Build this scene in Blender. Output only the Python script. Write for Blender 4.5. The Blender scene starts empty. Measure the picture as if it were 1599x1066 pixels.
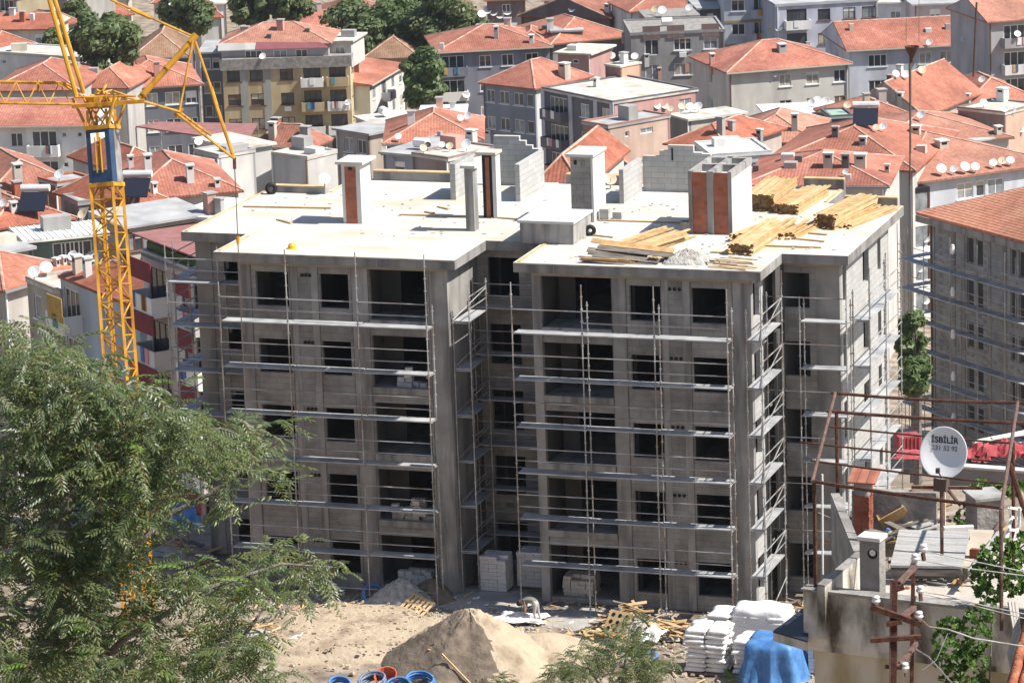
import bpy, math, random
from mathutils import Vector, Matrix
random.seed(7)
SC = bpy.context.scene
COL = SC.collection
V = Vector
R_ = math.radians

# ------------------------------------------------------------------ camera, sky, sun, exposure
CAM = V((37.105, -139.937, 46.045))
YAW, PITCH, ROLL, FPX = R_(18.773), R_(13.294), R_(-1.986), 5845.0
_r = V((math.cos(YAW), math.sin(YAW), 0)); _f = V((-math.sin(YAW), math.cos(YAW), 0)); _u = V((0, 0, 1))
_f2 = _f*math.cos(PITCH) - _u*math.sin(PITCH); _u2 = _u*math.cos(PITCH) + _f*math.sin(PITCH)
CR = _r*math.cos(ROLL) + _u2*math.sin(ROLL); CU = _u2*math.cos(ROLL) - _r*math.sin(ROLL); CF = _f2
cam_d = bpy.data.cameras.new('camera'); cam = bpy.data.objects.new('camera', cam_d); COL.objects.link(cam)
cam_d.sensor_width = 36.0; cam_d.sensor_fit = 'HORIZONTAL'; cam_d.lens = FPX/1599*36
cam_d.clip_start = 1.0; cam_d.clip_end = 9000
m3 = Matrix((CR, CU, -CF)).transposed()
cam.matrix_world = Matrix.Translation(CAM) @ m3.to_4x4()
cam_d.dof.use_dof = True; cam_d.dof.focus_distance = 120; cam_d.dof.aperture_fstop = 10
SC.camera = cam
SUN = V((2.2, 0.17, 2.7)).normalized()
world = bpy.data.worlds.new('World'); SC.world = world; world.use_nodes = True
nt = world.node_tree; bg = nt.nodes['Background']
sky = nt.nodes.new('ShaderNodeTexSky'); sky.sky_type = 'NISHITA'; sky.sun_disc = False
sky.sun_elevation = math.asin(SUN.z); sky.sun_rotation = math.atan2(SUN.x, SUN.y)
nt.links.new(sky.outputs[0], bg.inputs[0]); bg.inputs[1].default_value = 0.082
sl = bpy.data.lights.new('sun', 'SUN'); sl.energy = 4.7; sl.angle = R_(0.5); sl.color = (1, 0.95, 0.87)
so = bpy.data.objects.new('sun', sl); COL.objects.link(so); so.rotation_euler = SUN.to_track_quat('Z', 'Y').to_euler()
vs = SC.view_settings; vs.view_transform = 'Standard'; vs.look = 'None'; vs.gamma = 1; vs.use_curve_mapping = False
vs.exposure = 0.68
HAZE = 0.00007
SC.cycles.volume_bounces = 0
SC.cycles.max_bounces = 5; SC.cycles.diffuse_bounces = 3; SC.cycles.glossy_bounces = 2; SC.cycles.caustics_reflective = False

# ------------------------------------------------------------------ measuring: a pixel of the photograph to a place
def ray(x, y):
    return CR*((x-799.5)/FPX) - CU*((y-533)/FPX) + CF
def on(x, y, ax, val):
    d = ray(x, y); return CAM + d*((val-CAM[ax])/d[ax])
def onz(x, y, z): return on(x, y, 2, z)
def onY(x, y, Y): return on(x, y, 1, Y)
def at(x, y, d): return CAM + ray(x, y)*d
def lerp(a, b, t): return a + (b-a)*t

# ------------------------------------------------------------------ materials
MATS = {}
def mat(name, c1, c2=None, scale=1.0, rough=0.9, bump=0.0, bscale=None, metal=0.0, spec=0.3, detail=5, streak=None, stretch=(1,1,1), contrast=(0.35,0.65)):
    """two tones mixed by noise in place, optional vertical streaks, optional fine relief"""
    m = bpy.data.materials.new(name); m.use_nodes = True; MATS[name] = m
    n = m.node_tree.nodes; l = m.node_tree.links; b = n['Principled BSDF']
    b.inputs['Roughness'].default_value = rough; b.inputs['Metallic'].default_value = metal
    b.inputs['Specular IOR Level'].default_value = spec
    c1 = (*c1, 1)
    if c2 is None and bump == 0:
        b.inputs['Base Color'].default_value = c1; return m
    geo = n.new('ShaderNodeNewGeometry'); mp = n.new('ShaderNodeMapping'); mp.inputs['Scale'].default_value = stretch
    l.new(geo.outputs['Position'], mp.inputs[0])
    if c2 is not None:
        no = n.new('ShaderNodeTexNoise'); no.inputs['Scale'].default_value = scale; no.inputs['Detail'].default_value = detail
        l.new(mp.outputs[0], no.inputs['Vector'])
        rp = n.new('ShaderNodeValToRGB'); rp.color_ramp.elements[0].color = c1; rp.color_ramp.elements[1].color = (*c2, 1)
        rp.color_ramp.elements[0].position = contrast[0]; rp.color_ramp.elements[1].position = contrast[1]
        l.new(no.outputs['Fac'], rp.inputs[0]); out = rp.outputs[0]
        if streak is not None:
            s = n.new('ShaderNodeTexNoise'); s.inputs['Scale'].default_value = 1.0; s.inputs['Detail'].default_value = 4
            mp2 = n.new('ShaderNodeMapping'); mp2.inputs['Scale'].default_value = streak[1]; l.new(geo.outputs['Position'], mp2.inputs[0]); l.new(mp2.outputs[0], s.inputs['Vector'])
            r2 = n.new('ShaderNodeValToRGB'); r2.color_ramp.elements[0].position = .45; r2.color_ramp.elements[1].position = .68
            l.new(s.outputs['Fac'], r2.inputs[0])
            mx = n.new('ShaderNodeMixRGB'); l.new(r2.outputs[0], mx.inputs[0]); l.new(out, mx.inputs[1]); mx.inputs[2].default_value = (*streak[0], 1)
            out = mx.outputs[0]
        l.new(out, b.inputs['Base Color'])
    else: b.inputs['Base Color'].default_value = c1
    if bump:
        bn = n.new('ShaderNodeTexNoise'); bn.inputs['Scale'].default_value = bscale or scale*6; bn.inputs['Detail'].default_value = 6
        l.new(geo.outputs['Position'], bn.inputs['Vector'])
        bp = n.new('ShaderNodeBump'); bp.inputs['Strength'].default_value = bump; bp.inputs['Distance'].default_value = 0.1
        l.new(bn.outputs['Fac'], bp.inputs['Height']); l.new(bp.outputs[0], b.inputs['Normal'])
    return m

def brickmat(name, c1, c2, cm, bw, bh, mortar=0.012, rough=0.9, tint=0.5, smear=None):
    m = bpy.data.materials.new(name); m.use_nodes = True
    n = m.node_tree.nodes; l = m.node_tree.links; b = n['Principled BSDF']; b.inputs['Roughness'].default_value = rough; b.inputs['Specular IOR Level'].default_value = .2
    geo = n.new('ShaderNodeNewGeometry'); sx = n.new('ShaderNodeSeparateXYZ'); l.new(geo.outputs['Position'], sx.inputs[0])
    ad = n.new('ShaderNodeMath'); ad.operation = 'ADD'; l.new(sx.outputs[0], ad.inputs[0]); l.new(sx.outputs[1], ad.inputs[1])
    cb = n.new('ShaderNodeCombineXYZ'); l.new(ad.outputs[0], cb.inputs[0]); l.new(sx.outputs[2], cb.inputs[1])
    br = n.new('ShaderNodeTexBrick'); l.new(cb.outputs[0], br.inputs['Vector'])
    br.inputs['Color1'].default_value = (*c1, 1); br.inputs['Color2'].default_value = (*c2, 1); br.inputs['Mortar'].default_value = (*cm, 1)
    br.inputs['Scale'].default_value = 1; br.inputs['Mortar Size'].default_value = mortar; br.inputs['Brick Width'].default_value = bw; br.inputs['Row Height'].default_value = bh
    no = n.new('ShaderNodeTexNoise'); no.inputs['Scale'].default_value = .9; no.inputs['Detail'].default_value = 8; l.new(geo.outputs['Position'], no.inputs['Vector'])
    mr = n.new('ShaderNodeMapRange'); mr.inputs[1].default_value = .3; mr.inputs[2].default_value = .7; mr.inputs[3].default_value = 1-tint*.5; mr.inputs[4].default_value = 1+tint*.25; l.new(no.outputs['Fac'], mr.inputs[0])
    hs = n.new('ShaderNodeHueSaturation'); l.new(mr.outputs[0], hs.inputs['Value']); l.new(br.outputs['Color'], hs.inputs['Color'])
    sm_ = n.new('ShaderNodeTexNoise'); sm_.inputs['Scale'].default_value = 2.2; sm_.inputs['Detail'].default_value = 9; sm_.inputs['Roughness'].default_value = .7; l.new(geo.outputs['Position'], sm_.inputs['Vector'])
    r3 = n.new('ShaderNodeValToRGB'); r3.color_ramp.elements[0].position = .54; r3.color_ramp.elements[1].position = .70; r3.color_ramp.elements[1].color = (.8,.8,.8,1); l.new(sm_.outputs['Fac'], r3.inputs[0])
    mx = n.new('ShaderNodeMixRGB'); l.new(r3.outputs[0], mx.inputs[0]); l.new(hs.outputs[0], mx.inputs[1]); mx.inputs[2].default_value = (*smear, 1) if smear else (*cm, 1)
    l.new(mx.outputs[0], b.inputs['Base Color']); MATS[name] = m
    return m

def rooftile(name, c1, c2, c3, row=0.34):
    """clay tile: patchy tones, ribs running down the slope (by the face normal) and dark course lines across"""
    m = bpy.data.materials.new(name); m.use_nodes = True
    n = m.node_tree.nodes; l = m.node_tree.links; b = n['Principled BSDF']; b.inputs['Roughness'].default_value = .85; b.inputs['Specular IOR Level'].default_value = .25
    geo = n.new('ShaderNodeNewGeometry')
    no = n.new('ShaderNodeTexNoise'); no.inputs['Scale'].default_value = .45; no.inputs['Detail'].default_value = 9; no.inputs['Roughness'].default_value = .7
    l.new(geo.outputs['Position'], no.inputs['Vector'])
    rp = n.new('ShaderNodeValToRGB'); e = rp.color_ramp.elements; e[0].position = .3; e[0].color = (*c1, 1); e[1].position = .72; e[1].color = (*c3, 1)
    k = e.new(.52); k.color = (*c2, 1); l.new(no.outputs['Fac'], rp.inputs[0])
    fine = n.new('ShaderNodeTexNoise'); fine.inputs['Scale'].default_value = 3.5; fine.inputs['Detail'].default_value = 4; l.new(geo.outputs['Position'], fine.inputs['Vector'])
    # course lines: height bands; ribs: horizontal direction along the eave
    sx = n.new('ShaderNodeSeparateXYZ'); l.new(geo.outputs['Position'], sx.inputs[0])
    mz = n.new('ShaderNodeMath'); mz.operation = 'MULTIPLY'; mz.inputs[1].default_value = 1/(row*.42); l.new(sx.outputs[2], mz.inputs[0])
    fr = n.new('ShaderNodeMath'); fr.operation = 'FRACT'; l.new(mz.outputs[0], fr.inputs[0])
    cr = n.new('ShaderNodeCombineXYZ'); cr.inputs[2].default_value = 1.0
    vc = n.new('ShaderNodeVectorMath'); vc.operation = 'CROSS_PRODUCT'; l.new(geo.outputs['True Normal'], vc.inputs[0]); l.new(cr.outputs[0], vc.inputs[1])
    vn = n.new('ShaderNodeVectorMath'); vn.operation = 'NORMALIZE'; l.new(vc.outputs[0], vn.inputs[0])
    vd = n.new('ShaderNodeVectorMath'); vd.operation = 'DOT_PRODUCT'; l.new(vn.outputs[0], vd.inputs[0]); l.new(geo.outputs['Position'], vd.inputs[1])
    mu = n.new('ShaderNodeMath'); mu.operation = 'MULTIPLY'; mu.inputs[1].default_value = 2*math.pi/.26; l.new(vd.outputs['Value'], mu.inputs[0])
    sn = n.new('ShaderNodeMath'); sn.operation = 'SINE'; l.new(mu.outputs[0], sn.inputs[0])
    hh = n.new('ShaderNodeMath'); hh.operation = 'MULTIPLY_ADD'; hh.inputs[1].default_value = .5; l.new(sn.outputs[0], hh.inputs[0]); l.new(fr.outputs[0], hh.inputs[2])
    bp = n.new('ShaderNodeBump'); bp.inputs['Strength'].default_value = .3; bp.inputs['Distance'].default_value = .06; l.new(hh.outputs[0], bp.inputs['Height']); l.new(bp.outputs[0], b.inputs['Normal'])
    m2 = n.new('ShaderNodeMapRange'); m2.inputs[1].default_value = .3; m2.inputs[2].default_value = .7; m2.inputs[3].default_value = .78; m2.inputs[4].default_value = 1.16; l.new(fine.outputs['Fac'], m2.inputs[0])
    hs = n.new('ShaderNodeHueSaturation'); l.new(m2.outputs[0], hs.inputs['Value']); l.new(rp.outputs[0], hs.inputs['Color'])
    big = n.new('ShaderNodeTexNoise'); big.inputs['Scale'].default_value = .11; big.inputs['Detail'].default_value = 3; l.new(geo.outputs['Position'], big.inputs['Vector'])
    m3_ = n.new('ShaderNodeMapRange'); m3_.inputs[1].default_value = .35; m3_.inputs[2].default_value = .65; m3_.inputs[3].default_value = .72; m3_.inputs[4].default_value = 1.12; l.new(big.outputs['Fac'], m3_.inputs[0])
    spots = n.new('ShaderNodeTexNoise'); spots.inputs['Scale'].default_value = 1.6; spots.inputs['Detail'].default_value = 10; spots.inputs['Roughness'].default_value = .75; l.new(geo.outputs['Position'], spots.inputs['Vector'])
    r3 = n.new('ShaderNodeValToRGB'); r3.color_ramp.elements[0].position = .56; r3.color_ramp.elements[1].position = .72; r3.color_ramp.elements[0].color = (0,0,0,1); r3.color_ramp.elements[1].color = (.75,.75,.75,1); l.new(spots.outputs['Fac'], r3.inputs[0])
    h2 = n.new('ShaderNodeHueSaturation'); l.new(m3_.outputs[0], h2.inputs['Value']); l.new(hs.outputs[0], h2.inputs['Color'])
    mx = n.new('ShaderNodeMixRGB'); l.new(r3.outputs[0], mx.inputs[0]); l.new(h2.outputs[0], mx.inputs[1]); mx.inputs[2].default_value = (c1[0]*.42, c1[1]*.6, c1[2]*.7, 1)
    l.new(mx.outputs[0], b.inputs['Base Color'])
    MATS[name] = m
    return m

# ------------------------------------------------------------------ mesh building
class MB:
    def __init__(s): s.v = []; s.f = []
    def add(s, vs, fs):
        o = len(s.v); s.v += [tuple(v) for v in vs]; s.f += [tuple(i+o for i in f) for f in fs]; return s
    def box(s, a, b):
        x0, y0, z0 = a; x1, y1, z1 = b
        return s.add([(x0,y0,z0),(x1,y0,z0),(x1,y1,z0),(x0,y1,z0),(x0,y0,z1),(x1,y0,z1),(x1,y1,z1),(x0,y1,z1)],
                     [(3,2,1,0),(4,5,6,7),(0,1,5,4),(1,2,6,5),(2,3,7,6),(3,0,4,7)])
    def fbox(s, F, a, b):
        o = len(s.v); s.box(a, b)
        for i in range(o, len(s.v)): s.v[i] = tuple(F @ V(s.v[i]))
        return s
    def bar(s, p, q, w, h, up=(0,0,1)):
        p = V(p); q = V(q); d = (q-p).normalized(); u = V(up)
        if abs(d.dot(u)) > .98: u = V((0,1,0))
        x = d.cross(u).normalized()*(w/2); u = x.cross(d).normalized()*(h/2)
        vs = [p-x-u, p+x-u, p+x+u, p-x+u, q-x-u, q+x-u, q+x+u, q-x+u]
        return s.add(vs, [(3,2,1,0),(4,5,6,7),(0,1,5,4),(1,2,6,5),(2,3,7,6),(3,0,4,7)])
    def tube(s, pts, r, n=6, r2=None, cap=True):
        pts = [V(p) for p in pts]; o = len(s.v); k = len(pts)
        d0 = (pts[1]-pts[0]).normalized(); up = V((0,0,1)) if abs(d0.z) < .9 else V((1,0,0))
        for i, p in enumerate(pts):
            d = (pts[min(i+1,k-1)]-pts[max(i-1,0)]).normalized()
            x = d.cross(up).normalized(); y = d.cross(x)
            rr = r if r2 is None else r+(r2-r)*i/(k-1)
            for j in range(n):
                a = 2*math.pi*j/n; s.v.append(tuple(p + x*(math.cos(a)*rr) + y*(math.sin(a)*rr)))
        for i in range(k-1):
            for j in range(n):
                a = o+i*n+j; b = o+i*n+(j+1)%n; s.f.append((a, b, b+n, a+n))
        if cap:
            s.f.append(tuple(o+j for j in reversed(range(n)))); s.f.append(tuple(o+(k-1)*n+j for j in range(n)))
        return s
    def prism(s, poly, z0, z1):
        n = len(poly)
        vs = [(p[0],p[1],z0) for p in poly]+[(p[0],p[1],z1) for p in poly]
        return s.add(vs, [tuple(reversed(range(n))), tuple(range(n,2*n))]+[(i,(i+1)%n,n+(i+1)%n,n+i) for i in range(n)])
    def slab(s, quad, t):
        """quad of 3D points (counter-clockwise from above) thickened downwards"""
        q = [V(p) for p in quad]; n = len(q)
        vs = q+[p-V((0,0,t)) for p in q]
        return s.add(vs, [tuple(range(n)), tuple(reversed(range(n,2*n)))]+[((i+1)%n,i,n+i,n+(i+1)%n) for i in range(n)])
    def disc(s, c, nrm, r, t, n=12):
        nrm = V(nrm).normalized(); return s.tube([V(c)-nrm*t/2, V(c)+nrm*t/2], r, n)
    def lathe(s, prof, n=12, F=None):
        o = len(s.v); F = F or Matrix.Identity(4)
        for r, z in prof:
            for j in range(n):
                a = 2*math.pi*j/n; s.v.append(tuple(F @ V((r*math.cos(a), r*math.sin(a), z))))
        for i in range(len(prof)-1):
            for j in range(n):
                a = o+i*n+j; b = o+i*n+(j+1)%n; s.f.append((a, b, b+n, a+n))
        return s

def abs_loc(o):
    p = V((0,0,0))
    while o is not None: p = p + o.location; o = o.parent
    return p
def build(mb, name, m, parent=None, world=True, kind=None, smooth=False, label=None):
    if parent is not None and world:
        L = abs_loc(parent); vs = [(v[0]-L.x, v[1]-L.y, v[2]-L.z) for v in mb.v]
    else: vs = mb.v
    me = bpy.data.meshes.new(name); me.from_pydata(vs, [], mb.f); me.update()
    if m is not None: me.materials.append(m)
    if smooth: me.polygons.foreach_set('use_smooth', [True]*len(me.polygons))
    o = bpy.data.objects.new(name, me); COL.objects.link(o)
    if parent is not None: o.parent = parent
    if kind: o['kind'] = kind
    if label: o['label'] = label
    return o
def inst(mesh, name, parent, M4):
    o = bpy.data.objects.new(name, mesh); COL.objects.link(o); o.parent = parent
    o.matrix_local = M4
    return o
def tag(o, label, cat, group=None, kind=None):
    o['label'] = label; o['category'] = cat
    if group: o['group'] = group
    if kind: o['kind'] = kind
    return o
def thing(name, label, cat, loc=(0,0,0), group=None, rz=0):
    o = bpy.data.objects.new(name, None); o.empty_display_size = .3; COL.objects.link(o); o.location = V(loc); o.rotation_euler = (0,0,rz)
    return tag(o, label, cat, group)

def wall_open(mb, F, u0, u1, z0, z1, t, ops):
    """wall in frame F (x along, y outward is -, z up), front at y=0, thickness t going +y, with rectangular openings (u0,u1,z0,z1)"""
    us = sorted({u0, u1, *[min(max(o[0],u0),u1) for o in ops], *[min(max(o[1],u0),u1) for o in ops]})
    for a, b in zip(us, us[1:]):
        if b-a < 1e-4: continue
        mid = (a+b)/2; cuts = sorted([(o[2], o[3]) for o in ops if o[0] < mid < o[1]]); z = z0
        for c, d in cuts:
            if c > z+1e-4: mb.fbox(F, (a,0,z), (b,t,c))
            z = max(z, d)
        if z < z1-1e-4: mb.fbox(F, (a,0,z), (b,t,z1))
    return mb
def frame(o, ang):
    return Matrix.Translation(V(o)) @ Matrix.Rotation(ang, 4, 'Z')
# ------------------------------------------------------------------ the palette
concrete = mat('concrete', (.25,.24,.226), (.345,.333,.315), .8, bump=.15, bscale=5, streak=((.15,.147,.145), (1.3,1.3,.25)), detail=8)
concrete_col = mat('concrete_column', (.285,.277,.265), (.385,.375,.36), 1.1, bump=.1, bscale=5, streak=((.17,.165,.16), (2.5,2.5,.3)))
roof_conc = mat('roof_concrete', (.50,.485,.455), (.62,.605,.575), .3, bump=.08, bscale=4, detail=10, streak=((.50,.44,.35), (.35,.8,.4)))
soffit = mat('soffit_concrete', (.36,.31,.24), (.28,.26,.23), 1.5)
block = brickmat('block_wall', (.282,.272,.256), (.328,.316,.30), (.23,.222,.21), .62, .25, .013, tint=.8, smear=(.33,.325,.32))
block_light = brickmat('block_wall_light', (.40,.40,.39), (.46,.46,.45), (.30,.30,.29), .6, .25, .012, tint=.2, smear=(.5,.5,.49))
brick = brickmat('red_brick', (.36,.10,.055), (.46,.15,.085), (.25,.17,.13), .24, .2, .015, tint=.5)
steel = mat('galvanised_steel', (.30,.30,.30), (.52,.53,.54), 1.2, streak=((.24,.18,.14),(1.5,1.5,.8)), rough=.45, metal=.35, spec=.5)
deck = mat('scaffold_deck', (.30,.31,.325), (.50,.505,.51), 1.1, rough=.6, metal=.15, detail=8)
dark = mat('dark_interior', (.05,.05,.05), (.07,.07,.07), 1)
inner = mat('inner_block_darkened', (.075,.073,.07), (.11,.107,.10), .6)  # block colour darkened so the rooms behind the openings look unlit
black = mat('rubber_and_hole_black', (.015,.015,.016), rough=.6)  # also for flat pieces that stand for the dark inside holes
wood = mat('timber', (.40,.24,.10), (.56,.38,.19), 2.2, stretch=(1,1,1), bump=.1, detail=6)
wood_pale = mat('timber_pale', (.50,.34,.17), (.64,.47,.27), 1.7, detail=6)
wood_end = mat('timber_end', (.10,.06,.03), (.30,.19,.09), 7)
wood_grey = mat('weathered_timber', (.10,.09,.08), (.24,.21,.18), 3, stretch=(.4,3,3))
board_grey = mat('weathered_board', (.30,.295,.29), (.42,.41,.40), 3, stretch=(.6,5,2), bump=.2)
yellow = mat('crane_yellow', (.56,.27,.018), (.68,.36,.03), 1.5, rough=.5, spec=.4, streak=((.34,.15,.02), (3,3,1)))
blue_p = mat('crane_blue', (.022,.05,.11), (.035,.075,.15), 2, rough=.5)
rope = mat('steel_rope', (.10,.075,.06), rough=.7)
rust = mat('rusty_steel', (.055,.023,.016), (.125,.055,.036), 9, rough=.85, bump=.2, bscale=30)
rust_dull = mat('dull_rust', (.10,.06,.05), (.18,.11,.09), 9, rough=.85)
tile_a = rooftile('clay_tile_orange', (.29,.115,.08), (.42,.165,.11), (.50,.245,.175))
tile_b = rooftile('clay_tile_rose', (.29,.11,.08), (.42,.165,.115), (.52,.26,.19))
tile_c = rooftile('clay_tile_red', (.25,.085,.055), (.385,.135,.085), (.47,.20,.135))
tile_old = rooftile('clay_tile_brown', (.20,.12,.075), (.30,.18,.115), (.38,.26,.18))
ridge_m = mat('ridge_mortar', (.40,.20,.14), (.58,.44,.36), 1.2)
glass = mat('window_glass', (.025,.03,.035), (.07,.08,.09), .6, rough=.12, spec=.6)
glass_blue = mat('curtained_glass', (.16,.18,.20), (.34,.35,.36), 1.2, rough=.2, spec=.5)
white = mat('white_paint', (.74,.73,.70), (.82,.81,.78), .7, streak=((.62,.60,.56), (.8,.8,.15)))
pvc = mat('white_frame', (.78,.78,.76), rough=.5)
brownf = mat('brown_frame', (.10,.045,.03), rough=.6)
cream_flat = mat('flat_roof_cream', (.50,.465,.40), (.70,.67,.60), .45, detail=10, streak=((.40,.36,.30),(.6,.6,.6)))
grey_flat = mat('flat_roof_grey', (.30,.30,.31), (.44,.44,.44), .6, detail=9)
soil = mat('soil', (.25,.20,.15), (.40,.33,.255), .6, bump=.7, bscale=3.5, detail=12, streak=((.15,.115,.085),(.8,.8,.8)))
sand = mat('sand', (.40,.32,.23), (.54,.45,.335), .9, bump=.6, bscale=5, detail=12, streak=((.26,.195,.135), (.9,.9,.9)))
sand_dark = mat('sand_dark_brown', (.135,.105,.078), (.23,.185,.14), 1.8, bump=.4, bscale=7, detail=10)
gravel_m = mat('gravel', (.33,.31,.28), (.55,.53,.49), 5, bump=.8, bscale=14, detail=8)
dust = mat('cement_dust', (.30,.29,.27), (.42,.40,.37), .9, bump=.3, bscale=5)
tarp_blue = mat('blue_tarpaulin', (.05,.15,.36), (.10,.25,.52), 2.2, rough=.5, spec=.35, bump=.5, bscale=2.2, detail=8)
sack = mat('white_sack', (.70,.68,.66), (.80,.79,.77), 3, bump=.25, bscale=6)
blockw = mat('white_block', (.60,.58,.56), (.70,.68,.66), 3)
cream_block = mat('cream_block', (.52,.47,.40), (.62,.57,.49), 3)
red_sheet = mat('red_sheet', (.27,.035,.04), (.46,.09,.105), 1.6, rough=.7, detail=8)
leaf_m = mat('leaf_green', (.12,.16,.05), (.195,.24,.085), 5, rough=.42, spec=.6)
leaf_d = mat('leaf_dark', (.075,.12,.045), (.13,.18,.07), .6, rough=.42, spec=.55, detail=8)
leaf_y = mat('leaf_young', (.13,.23,.035), (.17,.28,.05), 6, rough=.45, spec=.4)
vine_m = mat('vine_leaf', (.045,.105,.022), (.115,.20,.045), 7, rough=.45)
bark = mat('bark', (.13,.11,.095), (.27,.24,.215), 6, bump=.3)
twig = mat('red_twig', (.13,.07,.04))
plaster_old = mat('stained_plaster', (.44,.40,.33), (.66,.62,.55), 1.7, bump=.35, bscale=8, detail=12, streak=((.10,.08,.06), (2.2,2.2,.8)), contrast=(.3,.55))
plaster_low = mat('ochre_plaster', (.54,.48,.38), (.62,.56,.46), 1.2, bump=.1, streak=((.33,.26,.13), (1.5,1.5,.5)))
rough_conc = mat('rough_concrete', (.20,.19,.175), (.34,.32,.30), 2.2, bump=.4, bscale=9, detail=9)
dishw = mat('dish_white', (.78,.78,.77), rough=.4, spec=.4)
dishy = mat('dish_rusty', (.60,.42,.22), (.74,.66,.52), 2.5, rough=.5)
disho = mat('dish_black', (.02,.02,.025), rough=.5)
skin = mat('skin', (.38,.20,.13)); hair_m = mat('hair', (.03,.018,.012)); shirt_m = mat('grey_shirt', (.17,.165,.15)); trouser_m = mat('pale_trousers', (.42,.41,.40))
def translucent(m, w):
    n = m.node_tree.nodes; l = m.node_tree.links; b = n['Principled BSDF']; o = n['Material Output']
    t = n.new('ShaderNodeBsdfTranslucent'); mx = n.new('ShaderNodeMixShader'); mx.inputs[0].default_value = w
    src = b.inputs['Base Color'].links
    if src:
        hs = n.new('ShaderNodeHueSaturation'); hs.inputs['Hue'].default_value = .485; hs.inputs['Value'].default_value = 1.25; l.new(src[0].from_socket, hs.inputs['Color']); l.new(hs.outputs[0], t.inputs[0])
    l.new(b.outputs[0], mx.inputs[1]); l.new(t.outputs[0], mx.inputs[2]); l.new(mx.outputs[0], o.inputs[0])
for _m in (leaf_m, leaf_d, leaf_y, vine_m): translucent(_m, .35)
WALLM = {}
def wm(c, dirt=.82):
    k = tuple(c)
    if k not in WALLM:
        d = tuple(x*dirt for x in c); WALLM[k] = mat('wall_paint', d, c, .5, rough=.92, streak=(tuple(x*.7 for x in c), (.7,.7,.12)), detail=7)
    return WALLM[k]
# ------------------------------------------------------------------ terrain (hillside down to the building plot, then down to the town)
def hdist(x, y): return (x-CAM.x)*_f.x + (y-CAM.y)*_f.y
TP = [(-40,47),(0,43.5),(40,27.5),(70,15),(100,1.5),(112,0.0),(163,0.0),(176,-4),(200,-11),(240,-20.5),(285,-23),(380,-30),(470,-34),(600,-36),(1200,-30),(4000,30),(9000,30)]
def terr(d):
    for (a, za), (b, zb) in zip(TP, TP[1:]):
        if d <= b: return za+(zb-za)*max(0, (d-a))/(b-a)
    return TP[-1][1]
ds = [-40,-10,0,10,20,30,40,50,60,70,80,90,100,106,112]+[114+1.2*i for i in range(26)]+[150,163,170,176,188,200,220,240,260,285,330,380,420,470,530,600,800,1200,2000,4000]
ss = [-3000,-1200,-500,-250,-120,-60]+[-40+1.3*i for i in range(47)]+[30,60,120,250,500,1200,3000]
g = MB(); rnd = random.Random(3)
for d in ds:
    for s in ss:
        x = CAM.x+_f.x*d+_r.x*s; y = CAM.y+_f.y*d+_r.y*s; z = terr(d)
        if 112 < d < 146 and -42 < s < 24:
            z += .10*math.sin(x*1.3+.7*y)*math.sin(y*1.1-.4*x) + rnd.uniform(-.07,.07)
        elif d > 165: z += rnd.uniform(-.4,.4)
        g.v.append((x,y,z-.02))
n = len(ss)
for i in range(len(ds)-1):
    for j in range(n-1): g.f.append((i*n+j, i*n+j+1, (i+1)*n+j+1, (i+1)*n+j))
build(g, 'ground', soil, kind='structure', smooth=True)

# thin summer haze over the town: one closed box round everything
hz = MB().box((-5200,-5200,-46),(5200,5200,62)); hz_o = build(hz, 'haze', None, kind='stuff')
hm = bpy.data.materials.new('haze'); hm.use_nodes = True; hm.node_tree.nodes.clear()
_o = hm.node_tree.nodes.new('ShaderNodeOutputMaterial'); _v = hm.node_tree.nodes.new('ShaderNodeVolumePrincipled'); _v.inputs['Density'].default_value = HAZE; _v.inputs['Color'].default_value = (.86,.90,.96,1); _v.inputs['Anisotropy'].default_value = .3
hm.node_tree.links.new(_v.outputs[0], _o.inputs['Volume']); hz_o.data.materials.append(hm)
# ------------------------------------------------------------------ the unfinished block
ZR = 14.4; FH = 2.85; ZB = [ZR-FH*k for k in range(1,6)]          # storey floors, top first
blk = thing('apartment_block', 'bare grey concrete apartment block under construction with black window openings', 'building', (-12, 6, 0))
def B(mb, name, m, **k): return build(mb, name, m, blk, **k)
I4 = Matrix.Identity(4)
roofpoly = [(-26.4,3.6),(-23.4,3.6),(-23.4,0),(-12.8,0),(-12.8,3.95),(-10.3,3.95),(-10.3,0),(0,0),(0,3.4),(2.73,3.4),(2.73,13.7),(-.6,13.7),(-.6,17),(-23.3,16.1),(-23.3,12.7),(-26.3,12.7)]
_rs = B(MB().prism(roofpoly, ZR-.4, ZR), 'roof_slab', roof_conc); _rs.data.materials.append(concrete)
for _p in _rs.data.polygons:
    if abs(_p.normal.z) < .5 or _p.normal.z < 0: _p.material_index = 1
B(MB().box((-23.38,-.03,ZR-.06),(-12.82,-.003,ZR-.012)), 'slab_lip', concrete_col); B(MB().box((-10.28,-.03,ZR-.06),(-.02,-.003,ZR-.012)), 'slab_lip', concrete_col)
for a, b, h in (((-25.7,12.45),(-23.2,12.6),.28),((-22.2,15.85),(-17.6,16.0),.4),((-2.4,16.7),(-.6,16.8),.45),((.2,13.45),(2.5,13.5),.35),((-13.2,16.3),(-9.8,16.5),.4)):
    B(MB().box((a[0],a[1],ZR),(b[0],b[1]+.2,ZR+h)), 'parapet', concrete)
    B(MB().box((a[0],a[1]-.02,ZR+h),(b[0],b[1]+.22,ZR+h+.05)), 'edge_board', wood_pale)
for a, b in (((-26.2,3.7),(-26.15,12.5)),((-23.2,.2),(-23.1,3.2)),((-10.1,.15),(-10.1,3.8)),((-23.1,12.8),(-23.1,15.7)),((-.75,13.9),(-.75,16.8))):
    B(MB().bar((*a,ZR+.02),(*b,ZR+.02),.14,.04), 'edge_board', wood_pale)
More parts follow.
